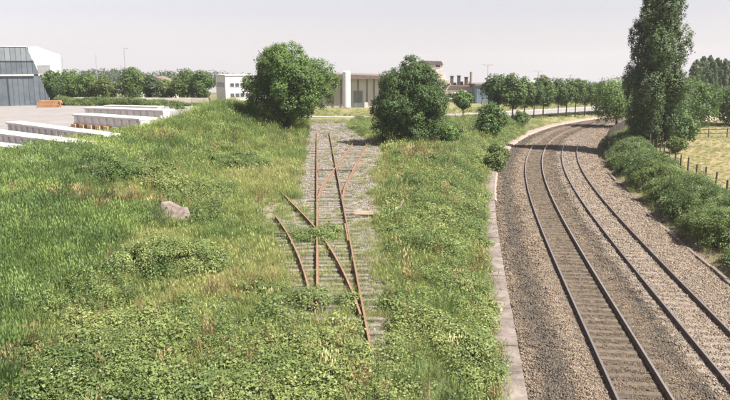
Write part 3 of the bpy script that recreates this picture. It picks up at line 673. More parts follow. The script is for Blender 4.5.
def column_lobes(w, h, z0, nl, seed, pw=.55):
    q = np.random.default_rng(seed); out = []
    for i in range(nl):
        t = q.uniform() ** .9; z = z0 + t * (h - z0); prof = (math.sin(math.pi * min(1, .12 + .88 * (1 - t))) ** .0) * (1 - t ** (2.1 if pw > .8 and pw < 1 else 3.0 if pw < 1 else pw)) ** .75 * min(1, .55 + t * 2.2)
        a = q.uniform(0, 6.283); r = w / 2 * prof * q.uniform(.25, .85); rl_ = (.35 + .7 * prof) * w / 6.3 * q.uniform(.75, 1.25)
        out.append((r * math.cos(a), r * math.sin(a), min(z, h - rl_ * 1.6), rl_, 1.7))
    out.append((0, 0, h - .9, (.4 if pw < 1 else .7) * w / 6.3, 2.4)); return out
def trunk_mb(h, r, w, limbs, seed, z_split=.3):
    q = np.random.default_rng(seed); mb = MB(); lean = q.normal(size=2) * .02 * h
    mb.tube([(0, 0, -.3), (lean[0] * .2, lean[1] * .2, h * .25), (lean[0] * .6, lean[1] * .6, h * .55), (lean[0], lean[1], h * .85)], [r * 1.25, r, r * .65, r * .18], 9)
    for i in range(limbs):
        a = 6.283 * i / limbs + q.uniform(-.4, .4); z = h * q.uniform(z_split, .6); l = w * q.uniform(.28, .42)
        mb.tube([(lean[0] * .5, lean[1] * .5, z), (math.cos(a) * l * .5, math.sin(a) * l * .5, z + l * .45), (math.cos(a) * l, math.sin(a) * l, z + l * .95)], [r * .45, r * .3, r * .1], 6)
    return mb
def make_tree(name, loc, label, cat, lobes, n, size, mat, h, r, w, limbs=6, group=None, up=.25, aspect=.7, seed=1, inner=.25, rz=0):
    t = empty(name, loc, label, cat, group, rz)
    trunk_mb(h, r, w, limbs, seed).build('trunk', M_bark, t, True)
    v, f, tn = crown_data(lobes, n, size, up, aspect, inner); link(bpy.data.objects.new('crown', leaf_mesh('crown', v, f, tn, mat)), t)
    return t
def copy_tree(t, loc, rz, scl, label, group=None):
    c = t.copy(); COL.objects.link(c); c.location = loc; c.rotation_euler = (0, 0, rz); c.scale = scl; c['label'] = label
    if group: c['group'] = group
    for ch in t.children: k = ch.copy(); COL.objects.link(k); k.parent = c
    return c

# the two big trees over the siding, the poplar by the line
make_tree('broadleaf_tree', (-9.2, 85.5, gz(-9.2, 85.5) - .1), 'large spreading broadleaf tree on the bank left of the siding', 'tree', round_lobes(12.6, 11.0, .0, 60, 1.5, 3), 120000, .19, L_big, 10, .32, 12, 7, seed=3)
make_tree('broadleaf_tree', (4.7, 74, gz(4.7, 74) - .1), 'dense dark round tree standing right of the siding', 'tree', round_lobes(8.4, 8.9, .1, 54, 1.15, 8) + [(3.3, -.5, 1.6, 1.4), (2.4, -2, 1.2, 1.2), (.4, -2.6, 1.4, 1.3), (.2, 0, 8.0, 1.2), (1.0, .3, 7.2, 1.3), (-.8, 0, 7.0, 1.3), (.4, -.8, 7.3, 1.1), (-2.9, -1.0, 2.0, 1.3), (-3.0, 0, 3.6, 1.2)], 90000, .165, L_dark, 8, .25, 8, 7, seed=5)
make_tree('poplar_tree', (30.9, 76.5, gz(30.9, 76.5) - .1), 'tall columnar poplar towering beside the right track', 'tree', column_lobes(6.8, 22.5, .8, 125, 5, .9), 120000, .19, L_poplar, 23, .36, 5, 8, seed=6, up=.1)

def shrub(name, x, y, w, h, label, mat, n=5000, size=.2, group=None, seed=1, nl=14, cat='shrub'):
    return make_tree(name, (x, y, gz(x, y) - .08), label, cat, round_lobes(w, h, 0.0, nl, min(w, h) * .26, seed), n, size, mat, h * .8, .05 * max(1, h / 3), w * .8, 4, group, seed=seed, inner=.35)
shrub('shrub', 14.6, 84, 4.4, 4.6, 'bushy young tree on the strip where the main line curves away', L_big, 9000, .22, seed=21)
shrub('shrub', 11.3, 62, 2.6, 2.3, 'dark rounded shrub hugging the gravel footpath', L_light, 4500, .16, seed=22)
shrub('shrub', 13.2, 70, 2.4, 2.2, 'small light green shrub halfway up the strip by the footpath', L_light, 4000, .16, seed=23)
shrub('shrub', 8.6, 72, 2.6, 2.6, 'low shrub just right of the dense round tree', L_big, 4500, .18, seed=24)
shrub('shrub', 22.3, 103, 3.6, 2.2, 'wide low shrub on the verge below the avenue trees', L_big, 4500, .2, seed=25)
shrub('shrub', 10.2, 78, 2.2, 2.0, 'small pale shrub between the round tree and the bushy young tree', L_light, 3500, .18, seed=26)
for q, (bx, by, bw, bh, bl) in enumerate(((-16.2, 45.6, 3.4, 1.6, 'low leafy bush on the crest of the left bank, before the concrete beams'), (-18.6, 48.5, 2.8, 1.3, 'small dark bush behind the white flowers on the bank crest'), (-14.0, 48.5, 2.4, 1.2, 'little round bush where the bank drops toward the siding'), (-12.2, 56, 2.8, 1.0, 'flat dark bush halfway up the bank above the rubble'))):
    shrub('shrub', bx, by, bw, bh, bl, (L_big, L_dark, L_light, L_big)[q], 6000, .11, seed=80 + q, nl=16)
# around the poplar
shrub('shrub', 38.5, 109, 8.5, 8.0, 'big leafy shrub left behind the poplar', L_big, 14000, .24, seed=31, nl=22)
shrub('shrub', 39.5, 92, 7, 6.2, 'broad dark shrub at the foot of the poplar', L_dark, 12000, .24, seed=32, nl=20)
shrub('shrub', 30.2, 77.5, 4.6, 4.4, 'dense shrub hiding the trunk of the poplar', L_dark, 9000, .2, seed=33, nl=16)
shrub('shrub', 34.2, 77, 5.0, 3.8, 'dark shrub on the field side of the poplar', L_dark, 8000, .2, seed=34, nl=16)
shrub('shrub', 31.5, 71.5, 2.6, 1.9, 'pale round shrub by the field fence', L_light, 4000, .16, seed=35)
shrub('shrub', 47, 104, 9.5, 7.2, 'large shrub at the far edge of the dry field', L_big, 14000, .27, seed=36, nl=24)
shrub('shrub', 55, 106, 9, 6.4, 'spreading bush behind the field gate', L_dark, 12000, .27, seed=37, nl=22)
shrub('shrub', 63, 112, 9, 6.0, 'bush at the right end of the far field edge', L_big, 11000, .27, seed=38, nl=20)

# row of poplars far right
px_row = [(693, 71), (700, 68), (707, 69), (714, 67), (721, 70), (728, 72), (736, 69)]
pp = None
for i, (px, top) in enumerate(px_row):
    yy = 158 + 2.2 * i; xx = (px - 365) / 709.7 * (yy * math.cos(PITCH) + 1.6); hh = 9 + (66 - top) / 709.7 * yy + 2.2 + (i % 3) * .5
    lb = 'narrow poplar in the distant row at the right, %s' % ['first from the tall poplar', 'second from the tall poplar', 'third from the tall poplar', 'fourth from the tall poplar', 'second from the right edge', 'nearest the right edge', 'cut by the right edge'][i]
    if pp is None: pp = make_tree('poplar_tree', (xx, yy, .4), lb, 'tree', column_lobes(3.0, 10, .6, 50, 9, 6.0), 9000, .3, L_poplar, 9, .2, 2.5, 5, 'distant row of poplars', up=.1, seed=9)
    else: copy_tree(pp, (xx, yy, .4), i * 1.3, (1, 1, hh / 10.5), lb, 'distant row of poplars')

# avenue trees along the road
av = [(463, 123, 3.9, 5.0), (498, 121, 5.6, 7.6), (512, 122.5, 5.0, 7.6), (524, 119.5, 4.8, 7.0), (533.5, 119, 4.4, 6.4), (543, 118, 5.2, 7.2), (558, 117, 4.8, 6.8), (566, 116.3, 4.6, 6.6), (575, 115.6, 5.0, 6.6), (584.5, 114.4, 5.2, 6.2), (596, 113.4, 5.4, 6.0), (607, 112.8, 5.6, 5.6)]
ords = ['first', 'second', 'third', 'fourth', 'fifth', 'sixth', 'seventh', 'eighth', 'ninth', 'tenth', 'eleventh', 'last']
protos = []
for i, (px, py, w_, h_) in enumerate(av):
    x, y = P(px, py, .45); lb = ('small round street tree standing alone beside the factory' if i == 0 else '%s street tree of the avenue along the road, counted from the left' % ords[i - 1] if i < 11 else 'last street tree of the avenue, beside the big shrub')
    if i < 3:
        t = make_tree('street_tree', (x, y, .4), lb, 'tree', round_lobes(w_, h_, 1.9 if i else 2.2, 26, w_ * .2, 40 + i), 9000, .26, L_dark if i else L_big, h_ * .95, .11, w_, 6, 'avenue trees', seed=40 + i); protos.append((t, w_ * 1.1, h_))
    else:
        t, w0, h0 = protos[1 + i % 2]; copy_tree(t, (x, y, .4), i * 2.1, (w_ / w0, w_ / w0, h_ / h0), lb, 'avenue trees')

# trees behind the yard on the left
lt = [(54, 70, 5.2, L_dark, 'dark tree partly hidden behind the slanted blue shed'), (70, 68, 6.6, L_big, 'tall leafy tree right of the blue shed'), (88, 72, 6.2, L_big, 'middle tree of the clump behind the yard'), (106, 74, 5.0, L_light, 'lighter small tree at the right of the clump behind the yard'), (134, 66, 7.0, L_dark, 'dark cone shaped tree beyond the stacked concrete beams'), (166, 77, 5.0, L_light, 'light green young tree between two darker trees'), (188, 65, 7.0, L_dark, 'dark tree with a flat crown left of the white office block'), (203, 70, 5.4, L_dark, 'smaller dark tree touching the white office block'), (152, 74, 4.2, L_far, 'grey green tree peeping out behind the young tree')]
for i, (px, top, w_, m_, lb) in enumerate(lt):
    yy = 138 + (i * 7) % 9; dep = yy * math.cos(PITCH) + 1.5; xx = (px - 365) / 709.7 * dep; zb = gz(xx, yy); hh = 9 + (66 - top) / 709.7 * dep - zb
    lob = round_lobes(w_, hh, .5, 30, w_ * .19, 60 + i)
    if i == 4: lob = [(a * (1.25 - .9 * (c / hh)), b * (1.25 - .9 * (c / hh)), c, d_) for a, b, c, d_ in lob]
    make_tree('yard_tree', (xx, yy, zb - .1), lb, 'tree', lob, 10000, .28, m_, hh * .9, .15, w_, 6, 'trees behind the yard', seed=60 + i)
shrub('shrub', -31, 118, 3.4, 1.9, 'rusty green shrub at the far end of the grassy mound', L_light, 4000, .2, seed=71)
shrub('shrub', -35.5, 121, 3.6, 1.7, 'low dark shrub behind the back row of beams', L_dark, 4000, .2, seed=72)
# clipped hedge behind the yard
def yard_hedge():
    n = 2600; t = rng.uniform(size=n); x = -56 + t * 27; y = 131 - t * 3 + rng.normal(size=n) * .8; z = tz(x, y) + rng.uniform(0, 1.1, n) * (.75 + .35 * wav(x, y, 1.1))
    scatter('yard_hedge', np.stack([x, y, z], 1), rng.uniform(0, 6.283, n), rng.uniform(1.2, 2.0, n), .25 + .2 * wav(x, y, 1.4) + rng.normal(size=n) * .12, V_bram, G_bramble, tilt=.4, label='ragged low green hedge along the back of the yard', cat='hedge')
yard_hedge()
# far wood on the horizon
def far_wood():
    lob = []
    q = np.random.default_rng(99)
    for i in range(520):
        x = q.uniform(-460, -40); y = 400 + q.uniform(-40, 60); r_ = q.uniform(2.6, 5.0); lob.append((x, y, q.uniform(0, 2.6 + 1.6 * math.sin(x * .031) + 1.0 * math.sin(x * .11)), r_))
    v, f, tn = crown_data(lob, 40000, 1.1, .3, .8, .2)
    o = link(bpy.data.objects.new('far_wood', leaf_mesh('far_wood', v, f, tn, L_far))); o['kind'] = 'stuff'; tag(o, 'hazy belt of woodland along the horizon', 'woodland')
far_wood()

# ------------------------------------------------------------------ rock, fences
def rock():
    t = empty('concrete_rubble', (-10.3, 36.4, gz(-10.3, 36.4) + .02), 'broken lump of pinkish grey concrete lying in the grass', 'rubble', rz=.3); t.scale = (1.3, 1.2, 1.35)
    q = np.random.default_rng(4)
    def lump(sx, sy, sz, ox, oy, oz, nm):
        bm = bmesh.new()
        for k in range(11):
            p = Vector(q.normal(size=3)); p.normalize(); p /= max(abs(p.x), abs(p.y), abs(p.z)) ** .5; bm.verts.new((p.x * sx + ox, p.y * sy + oy, p.z * sz + oz))
        r = bmesh.ops.convex_hull(bm, input=bm.verts); bmesh.ops.delete(bm, geom=[g for g in r['geom_interior'] if isinstance(g, bmesh.types.BMVert)], context='VERTS')
        bmesh.ops.bevel(bm, geom=bm.edges[:], offset=.012, segments=1, affect='EDGES')
        me = bpy.data.meshes.new(nm); bm.to_mesh(me); bm.free(); me.materials.append(M_rock); return link(bpy.data.objects.new(nm, me), t)
    lump(.70, .45, .42, 0, 0, .30, 'lump'); lump(.42, .34, .34, .42, -.4, .2, 'lump'); lump(.34, .2, .22, -.65, -.1, .2, 'lump'); lump(.2, .15, .14, -.3, -.5, .1, 'lump')
M_rock = plain('broken_concrete', (.11, .09, .08), (.27, .215, .195), 3, .95, 0, .6)
rock()
M_post = plain('weathered_post', (.045, .035, .03), (.10, .08, .065), 6, .9, 0, .4, obj=True)
M_boardshade = plain('board_painted_shade', (.018, .015, .013), (.045, .036, .03), 5, .9, 0, .4)  # shade from the poplar and shrubs put into the board colour
M_wire = plain('fence_wire', (.12, .11, .10), (.2, .18, .16), 5, .6, .6)
def field_fence():
    t = empty('post_fence', (0, 0, 0), 'wooden post and wire fence along the dry field behind the hedge', 'fence'); fl = offset_line(ML, 1.7 + 9.6); pr = None; tops = []
    mb = MB().tube([(0, 0, -.4), (0.01, 0, .6), (0, .01, 1.7)], [.07, .065, .06], 7); s = 26.0
    while s < 60:
        x, y = [np.interp(s, fl[:, 3], fl[:, k]) for k in range(2)]; z = gz(x, y)
        if pr is None: o = mb.build('post', M_post, t); pr = o
        else: o = pr.copy(); link(o, t)
        o.location = (x, y, z); o.rotation_euler = (rng.normal() * .05, rng.normal() * .05, rng.uniform(0, 6)); o.scale = (1, 1, rng.uniform(.9, 1.12)); tops.append((x, y, z)); s += 2.5
    for h in (.5, .9, 1.25): MB().tube([(x, y, z + h) for x, y, z in tops], .012, 4).build('wire', M_wire, t)
field_fence()
def track_fence():
    t = empty('board_fence', (0, 0, 0), 'dark board fence curving along the right track past the poplar', 'fence'); fl = offset_line(ML, 1.7 + 5.6); s = 57.5
    while s < 103:
        x, y, th = [np.interp(s, fl[:, 3], fl[:, k]) for k in range(3)]; x2, y2 = [np.interp(s + 2.0, fl[:, 3], fl[:, k]) for k in range(2)]; z = gz(x, y)
        a = math.atan2(y2 - y, x2 - x); l = math.hypot(x2 - x, y2 - y)
        p = MB().bevel_box(-.06, -.06, -.3, .06, .06, 1.35, .01).build('post', M_post, t); p.location = (x, y, z); p.rotation_euler = (0, 0, a)
        for k in range(5):
            b = MB().bevel_box(.07, -.02, .05 + k * .245, l - .07, .02, .05 + k * .245 + .23, .006).build('board', M_boardshade, t); b.location = (x, y, z); b.rotation_euler = (0, 0, a)
        s += 2.0
track_fence()
def far_gate():
    t = empty('field_fence', (0, 0, 0), 'low rail fence at the far side of the dry field', 'fence'); xs_ = np.linspace(37, 62, 11)
    pts = [(x, 86 + (x - 37) * .16, gz(x, 86 + (x - 37) * .16)) for x in xs_]
    for x, y, z in pts: o = MB().tube([(0, 0, -.3), (0, 0, 1.2)], .07, 6).build('post', M_post, t); o.location = (x, y, z)
    for h in (.55, 1.05): MB().tube([(x, y - .08, z + h) for x, y, z in pts], .05, 6).build('rail', M_post, t)
far_gate()

# ------------------------------------------------------------------ precast beams and timber in the yard
def ribbed_beam(p0, p1, width, h, ribs, label, z=2.0, side=1):
    """long precast beam lying between two ground points, flat deck, web and ribs on the side facing the camera"""
    a = math.atan2(p1[1] - p0[1], p1[0] - p0[0]); l = math.hypot(p1[0] - p0[0], p1[1] - p0[1])
    t = empty('concrete_beam', (p0[0], p0[1], z), label, 'concrete beam', 'precast beams in the yard', a)
    MB().bevel_box(0, 0, h - .22, l, width, h, .03).build('deck', M_concw, t)
    MB().box(.05, .20, .14, l - .05, width * .58, h - .223).build('web', M_concw, t)
    MB().bevel_box(0, .1, 0, l, width - .1, .137, .02).build('foot', M_concw, t)
    pr = None
    for i in range(ribs):
        if pr is None: o = MB().prism([(-.26, .14), (.26, .14), (.09, h - .226), (-.09, h - .226)], .04, .197).build('rib', M_concw, t); pr = o
        else: o = pr.copy(); link(o, t)
        o.location = ((i + .5) * l / ribs, 0, 0)
    return t
def gp(px, py, z=2.0): return P(px, py, z)
ribbed_beam(gp(84, 116.5), gp(163, 119.5), 2.6, 1.25, 12, 'ribbed white concrete beam at the back of the yard, longest row')
ribbed_beam(gp(104, 114.2), gp(158, 115.6), 1.6, 1.3, 9, 'short concrete beam behind the longest ribbed beam at the back of the yard')
b0, b1 = gp(73, 127.2), gp(140, 133)
ribbed_beam(b0, b1, 2.4, 1.1, 9, 'ribbed concrete beam resting on orange timber bearers', 2.42)
ribbed_beam(gp(6, 131), gp(104, 146), 1.7, 1.0, 15, 'long white concrete beam in the middle of the yard')
ribbed_beam(gp(-30, 139.5), gp(74, 155.5), 1.9, 1.0, 16, 'nearest concrete beam in the yard, half behind the flowering bank')
ribbed_beam(gp(-40, 149), gp(40, 160), 1.6, .7, 14, 'lowest concrete beam in the yard, sunk behind the grass')
M_timber = plain('fresh_timber', (.42, .24, .10), (.60, .40, .21), 3, .8, 0, .3, obj=True)
M_timber2 = plain('brown_timber', (.26, .13, .06), (.42, .24, .12), 3, .8, 0, .3, obj=True)
aa = math.atan2(b1[1] - b0[1], b1[0] - b0[0]); bl = math.hypot(b1[0] - b0[0], b1[1] - b0[1]); pr = None
for i in range(8):
    q = (i + .35) * bl / 8; loc = (b0[0] + math.cos(aa) * q, b0[1] + math.sin(aa) * q, 2.0)
    lb = 'orange timber bearer under the ribbed concrete beam, %s from its left end' % ords[i]
    if pr is None: o = MB().bevel_box(-.42, -.3, 0, .42, 2.2, .415, .02).build('timber_bearer', M_timber); pr = o
    else: o = pr.copy(); link(o)
    o.location = loc; o.rotation_euler = (0, 0, aa); tag(o, lb, 'timber', 'bearers under the beam')
tx, ty = gp(37, 107.5)
ts = empty('timber_stack', (tx, ty, 2.0), 'stack of brown sawn timber beside the slanted blue shed', 'timber stack', rz=.05)
pr = None
for r_ in range(4):
    for k in range(4):
        if pr is None: o = MB().bevel_box(0, 0, 0, 3.5, .4, .26, .02).build('timber', M_timber2, ts); pr = o
        else: o = pr.copy(); link(o, ts)
        o.location = (rng.normal() * .12 + .1 * r_, k * .44, r_ * .285 + .02); o.rotation_euler = (0, 0, rng.normal() * .015)

# ------------------------------------------------------------------ blue shed with slanting wall
def at_depth(px, py, Y):
    """x and height of a photograph position on the upright plane y = Y"""
    dx = (px - 365) / 709.7; dy = -(py - 200) / 709.7; yy = math.cos(PITCH) + dy * math.sin(PITCH); t = Y / yy
    return dx * t, CAMZ + (-math.sin(PITCH) + dy * math.cos(PITCH)) * t
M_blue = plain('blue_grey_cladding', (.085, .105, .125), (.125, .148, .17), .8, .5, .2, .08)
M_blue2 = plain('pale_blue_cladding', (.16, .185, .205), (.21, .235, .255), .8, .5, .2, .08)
M_dark = plain('dark_opening', (.02, .022, .025), (.035, .035, .04), 2, .7)
M_trim = plain('pale_trim', (.5, .5, .5), (.62, .61, .6), 2, .6)
M_white = plain('white_render', (.62, .60, .58), (.74, .72, .69), .3, .85)
M_cream = plain('cream_wall', (.52, .47, .41), (.64, .59, .52), .3, .85)
M_beige = plain('beige_cladding', (.46, .43, .38), (.56, .53, .47), .4, .8)
M_brownroof = plain('brown_roof', (.10, .08, .068), (.165, .13, .11), .7, .85)
M_win = plain('window_glass', (.05, .06, .075), (.09, .10, .12), 1, .15)
def clip_right(poly_fn, x0, x1): pass
def blue_shed():
    Y = 127; RZ = .45; t = empty('slanted_shed', (-64, Y, 1.9), 'blue grey metal clad shed with a slanting end wall', 'shed', rz=RZ)
    def L(px, py):      # along the front of the shed, which is turned towards the bridge
        a = (px - 365) / 709.7; b = -(py - 200) / 709.7; dy = math.cos(PITCH) + b * math.sin(PITCH); dz = -math.sin(PITCH) + b * math.cos(PITCH)
        k = (64 * math.sin(RZ) + Y * math.cos(RZ)) / (-math.sin(RZ) * a + math.cos(RZ) * dy)
        return (a * k + 64) * math.cos(RZ) + (dy * k - Y) * math.sin(RZ), CAMZ + dz * k - 1.9
    edge = [L(53, 108), L(33.5, 61), L(26, 47)]; zt = edge[2][1]; zl = edge[1][1]
    def xe(z): return float(np.interp(z, [edge[0][1], edge[1][1], edge[2][1]], [edge[0][0], edge[1][0], edge[2][0]]))
    z_led = L(20, 76)[1]; x_left = -12.0
    # body behind the panels
    MB().prism([(x_left, 0), (xe(0) - .15, 0), (xe(zl) - .15, zl - .05), (xe(zt) - .15, zt - .1), (x_left, zt - .1)], .12, 24).build('wall', M_blue, t)
    def panels(zb, ztop, pitch, y0, mat, rel):
        x = x_left
        while x < xe(zb):
            x2 = min(x + pitch - .05, xe(zb)); poly = [(x, zb), (x2, zb)]
            zr = ztop if x2 <= xe(ztop) else float(np.interp(-x2, [-edge[0][0], -edge[1][0], -edge[2][0]], [edge[0][1], edge[1][1], edge[2][1]]))
            zr = max(zb, min(zr, ztop)); zlft = ztop if x <= xe(ztop) else max(zb, min(ztop, float(np.interp(-x, [-edge[0][0], -edge[1][0], -edge[2][0]], [edge[0][1], edge[1][1], edge[2][1]]))))
            if zr > zb + .02: poly.append((x2, zr))
            if zr < ztop and zlft >= ztop and xe(ztop) > x + .02: poly.append((xe(ztop), ztop))
            if zlft > zb + .02: poly.append((x, zlft))
            if len(poly) >= 3: MB().prism(poly, y0 - rel, .11).build('panel', mat, t)
            x += pitch
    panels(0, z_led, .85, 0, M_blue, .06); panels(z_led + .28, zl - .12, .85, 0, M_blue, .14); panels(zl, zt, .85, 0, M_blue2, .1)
    MB().box(x_left, -.35, z_led + .02, L(34, 76)[0], .10, z_led + .26).build('canopy', M_trim, t)
    MB().box(x_left, -.22, zl - .115, xe(zl) + .05, .10, zl - .005).build('flashing', M_dark, t)
    MB().box(x_left, -.18, zt + .005, xe(zt) + .1, 24.1, zt + .12).build('roof_cap', M_trim, t)
    d0, d1 = L(-8, 90)[0], L(7.5, 90)[0]
    dr = MB().box(d0, -.13, 0, d1, -.065, z_led - .6).build('door', M_blue, t); MB().box(d1, -.16, 0, d1 + .25, -.065, z_led - .4).build('door_frame', M_dark, dr)
blue_shed()

def block(name, x0, x1, y0, y1, z0, z1, mat, label, cat='building', roof=None, ov=.3, rth=.35):
    t = empty(name, ((x0 + x1) / 2, y0, z0), label, cat); hx = (x1 - x0) / 2
    MB().box(-hx, 0, 0, hx, y1 - y0, z1 - z0).build('wall', mat, t)
    if roof is not None: MB().bevel_box(-hx - ov, -ov, z1 - z0 + .003, hx + ov, y1 - y0 + ov, z1 - z0 + rth, .05).build('roof', roof, t)
    return t, hx
def window(t, x0, x1, z0, z1, y=0., fr=.09):
    w_ = MB().box(x0, y - .03, z0, x1, y + .02, z1).build('window', M_win, t)
    m = MB(); m.box(x0 - fr, y - .08, z0 - fr, x1 + fr, y + .015, z0 - .002); m.box(x0 - fr, y - .08, z1 + .002, x1 + fr, y + .015, z1 + fr); m.box(x0 - fr, y - .08, z0, x0 - .002, y + .015, z1); m.box(x1 + .002, y - .08, z0, x1 + fr, y + .015, z1)
    m.build('frame', M_trim, w_); return w_
# white shed behind the slanted shed: sloping roofline
def on_plane(px, py, ox, oy, rz):
    """distance along, and height on, an upright plane through (ox, oy) turned by rz"""
    a = (px - 365) / 709.7; b = -(py - 200) / 709.7; dy = math.cos(PITCH) + b * math.sin(PITCH); dz = -math.sin(PITCH) + b * math.cos(PITCH)
    k = (-ox * math.sin(rz) + oy * math.cos(rz)) / (-math.sin(rz) * a + math.cos(rz) * dy)
    return (a * k - ox) * math.cos(rz) + (dy * k - oy) * math.sin(rz), CAMZ + dz * k
def white_hall():
    Y = 185; rz = .47; x0, zt0 = at_depth(28, 47, Y); l, zt1 = on_plane(60, 55, x0, Y, rz); t = empty('white_hall', (x0, Y, .5), 'white hall with a sloping roofline behind the slanted shed', 'building', rz=rz)
    MB().prism([(0, 0), (l, 0), (l, zt1 - .5), (l * .25, zt0 - .3), (0, zt0 - .5)], 0, 30).build('wall', M_white, t)
    a, b = on_plane(38, 73, x0, Y, rz), on_plane(50, 65, x0, Y, rz); MB().box(a[0], -.08, a[1] - .5, b[0], .02, b[1] - .5).build('window', plain('grey_glazing', (.2, .2, .21), (.28, .28, .29), 1, .3), t)
white_hall()
# white two-storey office block seen on its corner
def office():
    Y = 168; x, _ = at_depth(226, 100, Y); _, zt = at_depth(226, 76, Y)
    t = empty('office_block', (x, Y, .45), 'white two storey office block with strips of small windows', 'building', rz=.42); h = zt - .45
    MB().box(0, 0, 0, 22, 10, h).build('wall', M_white, t); MB().bevel_box(-.15, -.15, h + .003, 22.15, 10.15, h + .3, .04).build('parapet', M_trim, t)
    for i in range(8):
        for z in (h * .28, h * .66):
            if z < h * .5 and i > 4: continue
            window(t, 1.1 + i * 1.2, 2.0 + i * 1.2, z - .42, z + .42)
    for i in range(5):      # windows on the end wall
        y = 1.6 + i * 1.55; wv = MB().box(-.03, y, h * .58, .02, y + 1.2, h * .74).build('window', M_win, t); f = MB(); f.box(-.07, y - .08, h * .58 - .1, .015, y + 1.28, h * .58 - .002); f.box(-.07, y - .08, h * .74 + .002, .015, y + 1.28, h * .74 + .1); f.build('frame', M_trim, wv)
office()
# warehouse with overhanging roof, silo in front
def warehouse():
    Y = 150; x0, _ = at_depth(300, 100, Y); x1, _ = at_depth(396, 100, Y); _, zt = at_depth(350, 79, Y)
    t, hx = block('warehouse', x0, x1, Y, Y + 30, .45, zt, M_beige, 'beige warehouse with a wide brown roof between the two big trees'); h = zt - .45
    _, zr = at_depth(340, 75.5, Y); zr -= .45
    MB().prism([(-hx - 1, h + .005), (hx + 1, h + .005), (hx + 1, h + .55), (-hx * .1, zr + .25), (-hx - 1, h + .75)], -1.6, 31).build('roof', M_brownroof, t)
    xc = (x0 + x1) / 2
    for px in (333, 341, 358, 367, 374): q = at_depth(px, 90, Y)[0] - xc; MB().box(q - .12, -.12, 0, q + .12, -.003, h).build('pilaster', M_brownroof, t)
    a, b = at_depth(353.5, 106, Y)[0] - xc, at_depth(362.5, 106, Y)[0] - xc; ztd = at_depth(356, 91, Y)[1] - .45
    d = MB().box(a, -.2, 0, (a + b) / 2 - .03, -.003, ztd).build('door', plain('grey_green_door', (.11, .14, .13), (.16, .19, .18), 1, .6), t); MB().box((a + b) / 2 + .03, -.2, 0, b, -.003, ztd).build('door', d.data.materials[0], t)
    a, b = at_depth(364.5, 106, Y)[0] - xc, at_depth(368, 106, Y)[0] - xc; MB().box(a, -.25, 0, b, -.003, 1.1).build('cabinet', M_trim, t)
    Y = 147; x, z1 = at_depth(346.5, 72, Y); s = empty('silo', (x, Y, .45), 'slender white silo in front of the beige warehouse', 'silo'); hh = z1 - .45
    MB().tube([(0, 0, .25), (0, 0, hh), (0, 0, hh + .25)], [.78, .78, .45], 20).build('tank', plain('silo_white', (.68, .67, .68), (.78, .77, .78), .6, .5), s, False)
    for a in range(3): MB().box(-.1 + .6 * math.cos(a * 2.1), -.1 + .6 * math.sin(a * 2.1), -.1, .1 + .6 * math.cos(a * 2.1), .1 + .6 * math.sin(a * 2.1), .247).build('foot', M_trim, s)
    MB().tube([(.4, 0, hh), (.4, 0, hh + 1.3)], .05, 6).build('vent_pipe', M_trim, s)
warehouse()
